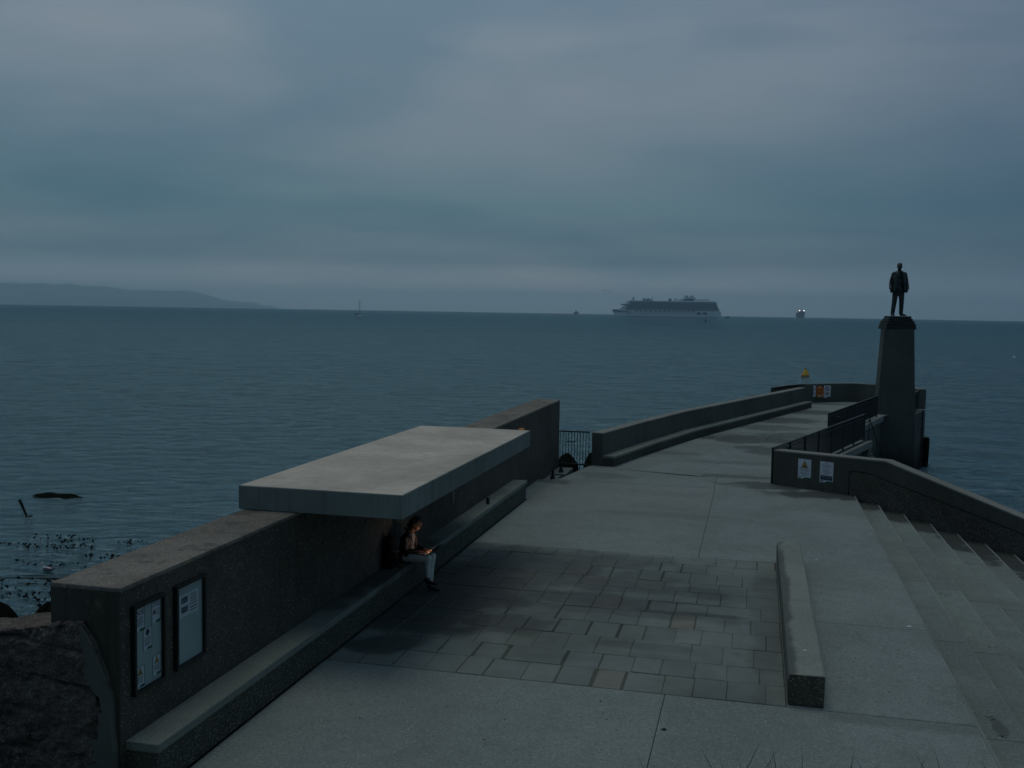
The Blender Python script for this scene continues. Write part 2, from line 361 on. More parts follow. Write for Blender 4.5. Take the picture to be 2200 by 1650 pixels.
# ------------------------------------------------------------------ headland and ground
def headland():
    prof = [(-900, 40), (-600, 47), (-300, 46), (0, 43), (150, 43), (220, 40), (290, 36), (330, 35), (400, 35), (430, 31), (462, 22), (480, 17), (520, 14), (548, 13), (562, 7), (568, 5), (578, 8), (588, 5), (596, 1), (603, -3)]
    px = np.linspace(-900, 603, 260); hh = np.interp(px, [p[0] for p in prof], [p[1] for p in prof])
    base = 22000; rows = []; ny = 26; rng = np.random.default_rng(3); vs = []; 
    for j in range(ny):
        t = j/(ny-1); d = base + t*1500
        s = (0 if j == 0 else .3+.7*math.sin(min(1, t*1.35)*math.pi/2)**.8) if t < .75 else 1-(t-.75)*1.5
        for i, p in enumerate(px):
            top = (hh[i]*.90)/2180*(base+1050) - 30
            v = far(p, d, 0); h = (top+30)*s*(1+.05*math.sin(i*.37+j*1.3)+.06*math.sin(i*.11-j*.7)+.02*rng.normal()) - 30
            ry = rng.normal()*3
            vs.append((v.x, v.y, -90 if j == 0 else h+ry*(h > 12)))
    n = len(px); fs = [(j*n+i, j*n+i+1, (j+1)*n+i+1, (j+1)*n+i) for j in range(ny-1) for i in range(n-1)]
    m = concrete('heath', (.10, .12, .06), .5, rough=.95)
    b = NB(m.node_tree)
    mm, b, p = new_mat('headland_heath'); g = b.n('ShaderNodeNewGeometry')
    n1 = b.noise(g.outputs['Position'], .004, 6, .65); n2 = b.noise(g.outputs['Position'], .02, 4, .6)
    c = b.ramp(n1, [(.35, (.035, .05, .025)), (.5, (.09, .11, .05)), (.6, (.13, .11, .08)), (.7, (.06, .08, .04))])
    setc(b, p, b.mix(b.mr(n2, .68, .74, 0, .7), c, (.32, .32, .30))); p.inputs['Roughness'].default_value = .95
    return tag(MB().add(vs, fs).build('hills', mm, smooth=True), kind='structure')
headland()
# grassy bank on which the photographer stands
fx, fy = f0.x, f0.y
def loc_cam(a, c, z): return (r0.x*a + fx*c, r0.y*a + fy*c, z)      # a right of, c ahead of the camera foot
bank = MB(); bp_ = [loc_cam(-9, -7, 0), loc_cam(9, -7, 0), loc_cam(9, 2.6, 0), loc_cam(-9, 2.6, 0)]
bank.add([(*p[:2], -1) for p in bp_] + [(*p[:2], 3.60) for p in bp_[:2]] + [(bp_[2][0], bp_[2][1], 3.60), (bp_[3][0], bp_[3][1], 3.60)],
         [(3, 2, 1, 0), (4, 5, 6, 7), (0, 1, 5, 4), (1, 2, 6, 5), (2, 3, 7, 6), (3, 0, 4, 7)])
tag(bank.build('grassy_bank', plain('bank_soil', (.05, .06, .03), .9, scale=3)), kind='structure')

# ------------------------------------------------------------------ plaza deck: base sheet, slabs, paving stones
XW, XB = -6.22, -5.83          # wall face, bench front
deck = MB()
deck.prism([(-7.0, 3.5), (2.83, 3.5), (2.83, 29.55), (.60, 30.9), (.54, 31.2), (-5.3, 32.6), (-5.66, 29.7), (XW-.3, 29.5)], -4.2, -.055)
tag(deck.build('plaza_ground', M_seam), kind='structure'); deck_o = bpy.data.objects['plaza_ground']
def slab(pts, name='slab', mat=M_deck, parent=deck_o, gap=.008, z=0, th=.05, bev=.006):
    c = Vector((sum(p[0] for p in pts)/len(pts), sum(p[1] for p in pts)/len(pts)))
    q = []; n = len(pts)
    for i in range(n):                      # inset polygon by the half joint
        a, p, d = Vector(pts[i-1]), Vector(pts[i]), Vector(pts[(i+1) % n])
        e1, e2 = (p-a).normalized(), (d-p).normalized(); n1, n2 = Vector((-e1.y, e1.x)), Vector((-e2.y, e2.x))
        k = 1+n1.dot(n2); q.append(p + (n1+n2)*(gap/2)/max(.3, k))
    return MB().prism([tuple(v) for v in q], z-th, z).build(name, mat, parent, bevel=bev, seg=1)
ys = [3.5, 9.3, 13.16, 17.05, 20.92, 24.8, 29.55]
for i in range(6):
    y0, y1 = ys[i], ys[i+1]
    if i in (2, 3):
        slab([(.53, y0), (2.82, y0), (2.82, y1), (.53, y1)], z=.002*i)
    else:
        slab([(XB, y0), (-1.02, y0), (-1.02, y1), (XB, y1)], z=-.001*i)
        slab([(-1.02, y0), (2.82, y0), (2.82, y1), (-1.02, y1)], z=.001*i)
slab([(-5.83, 29.55), (-1.05, 29.55), (-1.05, 31.55), (-5.2, 32.5), (-5.62, 29.75)])
slab([(-1.05, 29.55), (2.82, 29.55), (.60, 30.87), (.68, 31.55), (-1.05, 31.55)])
slab([(XW, 26.25), (XB, 26.25), (XB, 29.55), (XW, 29.4)], gap=.004)
# paving stones, eleven uneven courses between the two benches
pave = MB().prism([(XB, 13.16), (.53, 13.16), (.53, 20.92), (XB, 20.92)], -.052, -.007).build('paving_bed', concrete('paving_joint', (.085, .098, .078), .45), deck_o)
rows = [.70, .64, .80, .72, .78, .70, .74, .62, .76, .68, .64]; k = (20.92-13.18)/sum(rows); y = 13.18
for ri, h in enumerate(rows):
    h *= k; x = XB+.02; 
    while x < .50:
        w = random.choice([.40, .44, .47, .5, .52, .46]) if random.random() > .06 else .88
        if .53-(x+w) < .24: w = .525-x
        jx = random.choice([.03, .045, .06]) if random.random() < .22 else .007
        jy = random.choice([.007, .010, .014])
        z = random.uniform(-.004, .005); t1, t2 = random.uniform(-.006, .006), random.uniform(-.006, .006)
        pts = [(x+jx/2+t1, y+jy/2), (x+w-jx/2+t2, y+jy/2+random.uniform(-.005, .005)), (x+w-jx/2-t1, y+h-jy/2), (x+jx/2, y+h-jy/2+random.uniform(-.005, .005))]
        zz = [z+random.uniform(-.002, .003) for _ in range(4)]
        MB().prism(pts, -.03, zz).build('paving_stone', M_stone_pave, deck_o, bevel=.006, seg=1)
        x += w
    y += h

# ------------------------------------------------------------------ sea steps going down to the right
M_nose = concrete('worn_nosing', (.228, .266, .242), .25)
steps = empty('terrace_steps', (2.8, 20, 0), kind='structure')
SX = [2.80, 3.42, 4.03, 4.66, 5.27, 5.88, 6.49, 7.1, 7.7]
def wall_y(x): return 30.88 - (x-.61)*(30.88-29.61)/(2.79-.61)
for i in range(8):
    x0, x1 = SX[i], SX[i+1]; z = -.15*(i+1); cuts = [3.5, 9.0, 13.2, 17.1, 20.95, 24.7]
    off = [0, .05, -.05, .03, -.9, .6, .2, .4][i]
    cs = [3.5] + [c+off for c in cuts[1:]]
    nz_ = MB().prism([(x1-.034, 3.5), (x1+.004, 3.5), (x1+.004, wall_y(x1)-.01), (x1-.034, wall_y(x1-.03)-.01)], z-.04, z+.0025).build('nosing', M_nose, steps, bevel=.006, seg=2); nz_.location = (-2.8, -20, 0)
    for a, c in zip(cs, cs[1:]+[None]):
        if c is None: pts = [(x0-.02, a+.005), (x1, a+.005), (x1, wall_y(x1)), (x0-.02, wall_y(x0-.02))]
        else: pts = [(x0-.02, a+.005), (x1, a+.005), (x1, c), (x0-.02, c)]
        o = MB().prism(pts, z-.5, z).build('step', M_step, steps, bevel=.02, seg=2); o.location = (-2.8, -20, 0)
MB().prism([(2.85, 3.5), (7.8, 3.5), (7.8, 27.0), (2.85, 29.2)], -4.2, -1.75).build('step_base', M_pier, steps).location = (-2.8, -20, 0)
# edge beam of the plaza at the head of the steps
MB().prism([(2.60, 3.5), (2.81, 3.5), (2.81, 29.55), (2.60, 29.66)], -.6, -.06).build('deck_edge', M_step, steps).location = (-2.8, -20, 0)
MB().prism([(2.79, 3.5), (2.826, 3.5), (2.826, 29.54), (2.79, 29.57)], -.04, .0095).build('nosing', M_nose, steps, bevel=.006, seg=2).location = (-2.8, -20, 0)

# ------------------------------------------------------------------ main sea wall, bench, shelter roof
ZT = 2.12
wall = empty('sea_wall', (-6.6, 20.8, 0), label='tall dark exposed aggregate sea wall running along the left of the plaza', cat='wall')
def W_(o): o.location = (6.6, -20.8, 0); return o
for ya, yb in ((8.95, 13.05), (13.06, 17.04), (17.05, 21.0), (21.01, 26.85), (26.86, 32.7)): W_(MB().box(-7.02, XW, ya, yb, -4.2, ZT-.05).build('wall_panel', M_agg, wall, bevel=.004, seg=1))
W_(MB().box(-7.035, XW+.012, 8.94, 32.71, ZT-.05, ZT).build('coping', M_cope, wall, bevel=.012))
W_(MB().box(-7.02, XW-.001, 8.93, 8.95, 0, ZT-.05).build('end_face', M_end, wall))
for yy in (13.98, 14.84, 15.70):
    W_(MB().box(XW-.03, XW+.02, yy-.07, yy+.07, 1.46, 1.49).build('vent_slot', M_black, wall))
W_(MB().box(XW, XW+.012, 20.58, 20.70, .88, 1.45).build('junction_plate', plain('grey_plate', (.11, .13, .12), .5), wall))
bench = empty('long_bench', (-6, 17.6, 0), label='long built-in concrete bench with pale seat at the foot of the tall sea wall', cat='bench')
def B_(o): o.location = (6, -17.6, 0); return o
B_(MB().box(XW+.002, XB-.03, 9.02, 26.2, 0, .40).build('bench_base', M_agg_bench, bench))
cuts = [9.0, 13.16, 17.05, 20.92, 26.22]
for a, c in zip(cuts, cuts[1:]): B_(MB().box(XW+.003, XB, a+.004, c-.004, .40, .50).build('seat_slab', M_seat, bench, bevel=.014))
roof = MB(); o = roof.box(-7.10, -4.63, 13.0, 21.05, ZT+.004, 2.46).build('shelter_roof', M_roofside_shaded, None, bevel=.012)
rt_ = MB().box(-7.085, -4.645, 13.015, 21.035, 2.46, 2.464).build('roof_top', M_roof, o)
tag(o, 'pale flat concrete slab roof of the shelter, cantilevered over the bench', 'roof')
# old rubble wall and its mortar haunch, lower left corner
def old_wall():
    root = empty('old_stone_wall', (-8.5, 8.5, 0), label='low crumbling old rubble stone wall in the bottom left corner', cat='stone wall')
    def off(o): o.location = (8.5, -8.5, 0); return o
    rng = np.random.default_rng(5)
    nx, nz = 230, 170; vs = []
    from mathutils import noise as mn
    for j in range(nz):
        t = j/(nz-1)
        xe = None
        for i in range(nx):
            f = i/(nx-1); face = t < .74
            zt0 = 1.76
            zz = -.4 + (zt0+.4)*min(1, t/.74)
            xm = float(np.interp(zz, [-.4, .2, .94, 1.19, 1.56, 1.76], [-6.24, -6.25, -6.29, -6.34, -6.49, -6.60]))
            x = -10.2 + (xm+10.2)*f
            ztop = 1.76 + (x+6.6)*.19 - .15*max(0, -(x+8.5))
            if face: z = -.4 + (ztop+.4)*(t/.74); y = 8.88
            else: z = ztop + .012*math.sin(x*9); y = 8.88 + (t-.74)/.26*.66
            q = Vector((x, y, z*1.3)); n = mn.fractal(q*2.3, 1, 2, 6)*.075 + mn.noise(q*9)*.022 + mn.noise(q*21)*.020 + mn.noise(q*44)*.012
            layer = z*2.6 + .5*mn.noise(Vector((x*.8, 0, z*.6))) + x*.12; fr = abs(layer-round(layer)); crack = -.11*math.exp(-(fr/.05)**2)*max(0, .35+mn.noise(Vector((x*1.1, 3, round(layer)*2.0))))
            if face: y -= (n + crack)*min(1, (1-f)*14+.25); z += .03*mn.noise(q*3)
            else: z += n*.45
            vs.append((x, y, z))
    fs = [(j*nx+i, j*nx+i+1, (j+1)*nx+i+1, (j+1)*nx+i) for j in range(nz-1) for i in range(nx-1)]
    off(MB().add(vs, fs).build('rubble_face', M_rubble, root, smooth=True))
    off(MB().box(-12.5, -7.05, 9.1, 9.5, -4.2, 1.0).build('rubble_core', M_rubble, root))
    # mortar haunch
    pr = [(-6.62, 1.72), (-6.49, 1.55), (-6.34, 1.19), (-6.28, .93), (-6.235, .2), (-6.235, -.3), (-6.56, -.3), (-6.55, .2), (-6.49, .44), (-6.42, .62), (-6.40, .80), (-6.37, .97), (-6.44, 1.02), (-6.50, 1.10), (-6.60, 1.30), (-6.55, 1.40), (-6.60, 1.52)]
    pr2 = []
    for i in range(len(pr)):
        a_, c_ = pr[i], pr[(i+1) % len(pr)]
        for k in range(3):
            t = k/3; w = (.030 if i > 5 else .012)*math.sin(i*7.3+k*2.9); pr2.append((a_[0]+(c_[0]-a_[0])*t+w, a_[1]+(c_[1]-a_[1])*t-w))
    off(MB().extr([(x, 8.93, z) for x, z in pr2], (0, -.095, 0)).build('mortar_patch', M_mortar, root, fix=True))
    return root
old_wall()

# free standing small bench
lb = MB(); x0, x1, h = .53, 1.0, .42
lb.add([(x, y, z) for y in (13.24, 21.15) for x, z in ((x0+.012, 0), (x0, .30), (x0+.02, .372), (x0+.11, h-.012), (x1-.025, h), (x1, h-.02), (x1-.012, 0))],
       [tuple(range(7)), tuple(range(13, 6, -1))] + [(i, 7+i, 7+(i+1) % 7, (i+1) % 7) for i in range(7)])
m_bl = concrete('block_bench_concrete', (.245, .278, .24), .12, speck=.1, wet_dark=[(.53, 17.2, .16, 6, .75)])  # left edge darker and smoother along its whole length
sb = empty('concrete_bench', (.76, 17.2, 0), label='long low free-standing concrete block bench between paving and slabs', cat='bench')
lo = lb.build('bench_block', m_bl, sb, fix=True, bevel=.008); lo.location = (-.76, -17.2, 0)
e = MB().box(x0+.02, x1-.014, 13.222, 13.242, .01, h-.010).build('end_panel', M_agg, sb, bevel=.005); e.location = (-.76, -17.2, 0)

# ------------------------------------------------------------------ notice boards
def plate(name, mat, parent, y0, y1, z0, z1, x, th=.002): return MB().box(x, x+th, y0, y1, z0, z1).build(name, mat, parent)
def tri(name, mat, parent, cy, cz, s, x, th=.001):
    return MB().extr([(x, cy-s/2, cz), (x, cy+s/2, cz), (x, cy, cz+s*.87)], (th, 0, 0)).build(name, mat, parent)
def ring(name, mat, parent, cy, cz, r, x, th=.001, w=.22):
    n = 20; vs = [(x+(th if i >= n*2 else 0), cy+r*(1 if (i//n) % 2 == 0 else 1-w)*math.cos(2*math.pi*i/n), cz+r*(1 if (i//n) % 2 == 0 else 1-w)*math.sin(2*math.pi*i/n)) for i in range(2*n)]
    return MB().add([(v[0]+th, v[1], v[2]) for v in vs], [(i, (i+1) % n, n+(i+1) % n, n+i) for i in range(n)]).build(name, mat, parent)
def lines(parent, y0, y1, z0, z1, n, x, mat=M_ink, name='print_line'):
    mb = MB(); step = (z1-z0)/n
    for i in range(n):
        w = (y1-y0)*random.uniform(.65, .98); c = (y0+y1)/2; z = z1-step*(i+.6); a = c-w/2
        while a < c+w/2-.01:
            ww = random.uniform(.012, .035); mb.box(x, x+.001, a, min(a+ww, c+w/2), z, z+step*.42); a += ww+.007
    return tag(mb.build(name, mat, parent), kind='stuff')
def board(name, y0, y1, label):
    r = empty(name, (XW, (y0+y1)/2, .92), label=label, cat='notice board'); h = .96; hw = (y1-y0)/2; f = .035
    fr = MB()
    fr.box(0, .055, -hw, hw, 0, f).box(0, .055, -hw, hw, h-f, h).box(0, .055, -hw, -hw+f, f, h-f).box(0, .055, hw-f, hw, f, h-f)
    fr.build('frame', M_black, r, fix=True)
    MB().box(.001, .015, -hw+f, hw-f, f, h-f).build('backing', M_board, r)
    MB().box(.048, .051, -hw+f, hw-f, f, h-f).build('glass_pane', M_glass, r)
    return r, hw-f, f, h-f
def poster(parent, y0, y1, z0, z1, kind):
    x = .016; o = MB().box(x, x+.002, y0, y1, z0, z1).build('poster', M_white, parent)
    x += .0025; W_ = y1-y0; H_ = z1-z0; e = .006
    MB().box(x, x+.001, y0, y1, z1-e, z1).box(x, x+.001, y0, y0+e, z0, z1-e).box(x, x+.001, y1-e, y1, z0, z1-e).build('border', M_green, o)
    MB().extr([(x, y0+W_*.42, z0), (x, y1, z0), (x, y1, z0+H_*.10), (x, y0+W_*.52, z0+H_*.10)], (.0012, 0, 0)).build('green_band', M_green, o)
    if kind == 'ban':
        for c in (.28, .74): ring('ban_ring', M_red, o, y0+W_*c, z0+H_*.80, W_*.19, x); MB().extr([(x+.001, y0+W_*c-.02, z0+H_*.80+.012), (x+.001, y0+W_*c+.012, z0+H_*.80-.02), (x+.001, y0+W_*c+.02, z0+H_*.80-.012), (x+.001, y0+W_*c-.012, z0+H_*.80+.02)], (.001, 0, 0)).build('ban_bar', M_ink, o)
        lines(o, y0+.015, y1-.015, z0+H_*.22, z0+H_*.62, 5, x)
    elif kind == 'warn':
        tri('triangle', M_ink, o, (y0+y1)/2, z0+H_*.58, W_*.62, x); tri('yellow_triangle', M_yellow, o, (y0+y1)/2, z0+H_*.605, W_*.46, x+.0015)
        MB().box(x+.003, x+.004, (y0+y1)/2-.008, (y0+y1)/2+.008, z0+H_*.63, z0+H_*.74).build('pictogram', M_ink, o)
        lines(o, y0+.015, y1-.015, z0+H_*.20, z0+H_*.52, 4, x)
    elif kind == 'mask':
        MB().ball((0, 0, 0), (.001, W_*.22, H_*.15)).build('pictogram', M_ink, o).location = (x+.001, (y0+y1)/2, z0+H_*.78)
        lines(o, y0+.015, y1-.015, z0+H_*.16, z0+H_*.58, 7, x)
    elif kind == 'dog':
        lines(o, y0+.015, y1-.015, z0+H_*.72, z0+H_*.95, 2, x)
        ring('ban_ring', M_red, o, y0+W_*.32, z0+H_*.50, W_*.20, x); MB().box(x, x+.001, y0+W_*.22, y0+W_*.42, z0+H_*.44, z0+H_*.56).build('pictogram', M_ink, o)
        lines(o, y0+W_*.58, y1-.02, z0+H_*.32, z0+H_*.64, 4, x)
    return o
nb, hw, zb, zt = board('notice_board', 9.12, 9.69, 'black framed notice board with five small safety posters, nearer the wall end')
a, c = -hw+.02, hw-.02
poster(nb, a, a+.17, zt-.02-.25, zt-.02, 'ban'); poster(nb, c-.16, c, zt-.26, zt-.02, 'dog'); poster(nb, -.09, .07, .42, .66, 'mask')
poster(nb, a, a+.16, .055, .28, 'warn'); poster(nb, c-.15, c, .09, .31, 'warn')
nb2, hw, zb, zt = board('notice_board', 9.91, 10.53, 'black framed notice board holding one pale plan sheet, the emptier one')
ps = MB().box(.016, .018, -.21, .19, .56, .82).build('plan_sheet', M_white, nb2)
MB().box(.0185, .0195, -.17, -.04, .72, .79).build('photo_print', M_grey, ps); MB().box(.0185, .0195, -.17, -.04, .61, .68).build('photo_print', M_grey, ps)
lines(ps, .0, .17, .66, .80, 5, .0185, M_grey); lines(ps, .0, .17, .58, .65, 2, .0185, M_grey)

# ------------------------------------------------------------------ pier walkway
def bfront(y):  # bench front line of the pier
    return float(np.interp(y, [32.6, 36.3, 41.2, 46.8, 53.5, 57.6], [-4.36, -3.52, -2.28, -.46, 1.74, 3.08]))
PY = [32.6, 34.5, 36.5, 38.8, 41.2, 44, 46.8, 50.1, 53.5, 55.6, 57.6]
def offs(y, d):
    e = .8; t = Vector((bfront(min(57.6, y+e))-bfront(max(32.6, y-e)), min(57.6, y+e)-max(32.6, y-e))).normalized(); n = Vector((-t.y, t.x))
    return (bfront(y)+n.x*d, y+n.y*d)
def ribbon(path_a, path_b, z0, z1):
    """closed strip between two polylines (a right side, b left side), going out"""
    return MB().prism([tuple(p) for p in path_a] + [tuple(p) for p in reversed(path_b)], z0, z1)
bf = [offs(y, 0) for y in PY]; bb = [offs(y, .42) for y in PY]; wo = [offs(y, .80) for y in PY]
FW_in = [(1.35, 58.3), (2.2, 59.7), (3.25, 60.85), (4.25, 61.75), (5.7, 62.55), (7.2, 61.9), (8.35, 60.6), (8.78, 59.3)]
FW_out = [(.83, 56.3), (1.75, 58.8), (3.0, 60.8), (4.2, 62.15), (5.75, 62.95), (7.5, 62.3), (8.8, 60.9), (9.15, 59.35)]
pier = MB().prism([tuple(p) for p in [(-5.2, 32.5), (-1.05, 31.55), (.54, 31.1), (4.45, 43.4), (2.98, 43.0), (6.15, 54.1), (6.4, 55.2), (7.95, 55.6), (9.15, 59.35)]] +
                  [tuple(p) for p in reversed(FW_out[:-1])] + [(1.9, 57.0)] + [tuple(p) for p in reversed(wo[:-1])][0:], -4.2, -.055)
po = pier.build('pier_ground', M_pier); tag(po, kind='structure')
# walkway slabs
def rt_edge(y):
    return float(np.interp(y, [31.1, 43.1], [.54, 4.35])) if y < 43.1 else float(np.interp(y, [43.1, 54.1, 55.2, 59.35], [2.98, 6.1, 6.8, 9.1]))
py = [31.55, 35.5, 39.4, 43.2, 47.1, 51.0, 55.0, 58.6]
for i in range(len(py)-1):
    y0, y1 = py[i]+.006, py[i+1]-.006; mid0, mid1 = (bfront(max(32.6, y0))+rt_edge(y0))/2, (bfront(min(57.6, y1))+rt_edge(y1))/2
    l0 = (offs(max(32.6, y0), .0)[0]-.02 if i else -5.2, y0 + (.95 if i == 0 else 0)); l1 = (bfront(min(57.6, y1))-.02 if i < 6 else 1.9, y1)
    e1 = rt_edge(y1) if i != 2 else 4.36
    slab([l0, (mid0, y0), (mid1, y1), l1], parent=po, z=.001*i); slab([(mid0, y0), (rt_edge(y0), y0), (e1, y1), (mid1, y1)], parent=po, z=.0015*i)
slab([(1.9, 58.62)] + [(9.0, 58.62), (8.7, 59.6), (8.25, 60.6), (7.2, 61.8), (5.7, 62.45), (4.25, 61.65), (3.25, 60.75), (2.2, 59.6)], parent=po, z=0.0)
# low parapet with bench
pw = tag(empty('pier_parapet', (-2, 44, 0)), 'long low concrete parapet curving out along the left of the pier', 'wall')
def PW(o): o.location = (2, -44, 0); return o
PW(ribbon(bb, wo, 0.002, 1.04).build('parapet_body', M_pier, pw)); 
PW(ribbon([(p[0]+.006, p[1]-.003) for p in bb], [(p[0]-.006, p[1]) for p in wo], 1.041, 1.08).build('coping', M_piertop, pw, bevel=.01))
pb = tag(empty('pier_bench', (-2, 44, 0)), 'low concrete bench running along the foot of the curving pier parapet', 'bench')
PW(ribbon([offs(y, .04) for y in PY], [offs(y, .418) for y in PY], 0.002, .26).build('bench_base', M_agg_bench, pb)); PW(ribbon(bf, [offs(y, .419) for y in PY], .262, .34).build('seat_slab', M_seat, pb, bevel=.01))
# far curved wall
fwl = tag(empty('pier_end_wall', (5, 61, 0)), 'curved low concrete wall closing the far end of the pier', 'wall')
def FWf(o): o.location = (-5, -61, 0); return o
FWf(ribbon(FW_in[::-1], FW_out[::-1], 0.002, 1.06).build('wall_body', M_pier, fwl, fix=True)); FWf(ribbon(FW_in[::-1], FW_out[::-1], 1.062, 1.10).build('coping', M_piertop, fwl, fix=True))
# quay face with ladder and rubbing timber on the seaward side
qf = tag(empty('quay_ladder', (8.9, 58.0, -3)), 'dark vertical ladder and timbers on the quay face right of the plinth', 'ladder')
for q in (0, .35):
    MB().tube([(q*.27-.1, q, -1), (q*.27-.1, q, 3.0)], .03).build('stile', M_black, qf)
for i in range(9):
    MB().tube([(-.1, 0, .2+i*.32), (-.0, .35, .2+i*.32)], .018, 6).build('rung', M_black, qf)
fd = MB()
for k in range(5): fd.tube([(9.16+.02*k, 59.0+.1*k, -3.9), (9.22, 59.0+.1*k, -1.7+.15*math.sin(k*2))], .17, 8)
tag(fd.build('fender', M_rock, smooth=True), 'black weedy fender piles at the water corner of the quay', 'fender')

# ------------------------------------------------------------------ railings
def railing(name, p0, p1, label, h=1.08, gap=.105, post_every=1.9):
    p0, p1 = Vector((*p0, 0)), Vector((*p1, 0)); d = (p1-p0); L = d.length; d.normalize(); ang = math.atan2(d.y, d.x)
    r = empty(name, p0, ang, label=label, cat='railing')
    MB().box(0, L, -.028, .028, h-.018, h).build('top_rail', M_rail, r); MB().box(0, L, -.02, .02, .08, .105).build('bottom_rail', M_rail, r)
    MB().box(0, L, -.02, .02, h-.16, h-.145).build('mid_rail', M_rail, r)
    n = max(1, round(L/post_every)); pm = MB().box(-.02, .02, -.035, .035, 0, h-.019).mesh('post'); pm.materials.append(M_black)
    bm_ = MB().tube([(0, 0, .105), (0, 0, h-.018)], .012, 6).mesh('bar'); bm_.materials.append(M_rail)
    for i in range(n+1): o = mesh_obj('post', pm, None, r); o.location = (.02+(L-.04)*i/n, 0, 0)
    k = int(L/gap)
    for i in range(1, k): o = mesh_obj('bar', bm_, None, r); o.location = (L*i/k, 0, 0)
    return r
railing('railing', (.58, 31.0), (4.36, 43.15), 'longer dark bar railing starting behind the low wall with two signs')
railing('railing', (2.95, 42.9), (5.98, 53.6), 'farther dark bar railing ending against the tall plinth')
railing('railing', (7.95, 55.7), (8.70, 58.9), 'short dark railing glimpsed to the right of the plinth')
# kerbs below railings
for nm, a, c, lab in (('ledge', (.72, 31.1), (4.55, 43.2), 'pale concrete ledge along the outside of the nearer railing'), ('ledge', (3.15, 43.05), (6.25, 54.3), 'pale concrete ledge under the farther railing')):
    a, c = Vector(a), Vector(c); d = (c-a).normalized(); n = Vector((d.y, -d.x))*.16
    tag(MB().prism([tuple(a), tuple(a+n), tuple(c+n), tuple(c)], -.25, .0).build(nm, M_piertop, None, fix=True), lab, 'ledge')
# harbour stairs in the slot
hs = tag(empty('harbour_steps', (3.9, 43.2, 0)), 'steep concrete steps going down to the water between the two railings', 'steps')
hd = Vector((.285, 1)).normalized(); hn = Vector((hd.y, -hd.x))
for i in range(15):
    a = Vector((-.75, -.1)) + hd*(i*.36); c = a + hd*.38
    MB().prism([tuple(a), tuple(a+hn*1.4), tuple(c+hn*1.4), tuple(c)], -4.0, -.19*(i+1)).build('step', M_pier, hs)
for s, nm in ((.15, 0), (1.35, 1)):
    q = lambda t, z: (*(Vector((-.75, -.1)) + hn*s + hd*t), z)
    rr = MB().tube([q(-.1, .92), q(.25, .92), q(.55, .80), q(4.2, -1.3)], .022, 8)
    rr.build('handrail', M_black, hs)
    for t, z in ((.3, 0), (2.2, -1.1), (4.1, -2.1)): MB().tube([q(t, z-.2), q(t, z+.88)], .018, 6).build('rail_post', M_black, hs)

# ------------------------------------------------------------------ low wall with signs, on the right
A0 = Vector((.61, 30.88)); dA = (Vector((2.79, 29.61))-A0).normalized(); nA = Vector((-dA.y, dA.x))    # nA points away to sea
if nA.y < 0: nA = -nA
def RW(u, z, off=0): p = A0 + dA*u + nA*off; return Vector((p.x, p.y, z))
uk, ue = (3.54-.61)/dA.x, (6.72-.61)/dA.x
rw = tag(empty('sloping_wall', RW(0, 0)), 'dark low concrete wall with two white signs, sloping down beside the steps', 'wall')
def RWf(o): o.location = -RW(0, 0); return o
body = [(0, -.3), (0, .98), (uk, 1.04), (ue, -.02), (ue, -3.5), (2.0, -3.5)]
RWf(MB().extr([RW(u, z, .05) for u, z in body], nA.to_3d()*.36).build('wall_core', M_pier, rw, fix=True))
ug = (2.64-.61)/dA.x; t_ = ue-uk
fr_ = [(0, -.02), (0, .98), (uk, 1.04), (ue, -.02), (ue, -.36), (uk-.45, .69), (ug+.14, .70), (ug+.03, .66), (ug, .60), (ug, -.02)]
RWf(MB().extr([RW(u, z, 0) for u, z in fr_], nA.to_3d()*.05).build('smooth_band', M_smooth, rw, fix=True))
g_ = .03
pn = [(ug+g_, -.02), (ug+g_, .58), (ug+g_+.03, .64), (ug+.16, .668), (uk-.44, .66), (ue, -.40), (ue, -1.25)]
RWf(MB().extr([RW(u, z, .006) for u, z in pn], nA.to_3d()*.044).build('aggregate_panel', M_agg, rw, fix=True))
RWf(MB().extr([RW(0, .98, -.012), RW(0, 1.02, -.012), RW(uk, 1.08, -.012), RW(ue, .02, -.012), RW(ue, -.02, -.012), RW(uk, 1.04, -.012)], nA.to_3d()*.44).build('coping', M_piertop, rw, fix=True))
RWf(MB().extr([RW(ue-.02, -1.4, -.03), RW(ue-.02, .03, -.03), RW(ue+.35, .03, -.03), RW(ue+.35, -1.4, -.03)], nA.to_3d()*.5).build('end_pier', M_smooth, rw, fix=True))
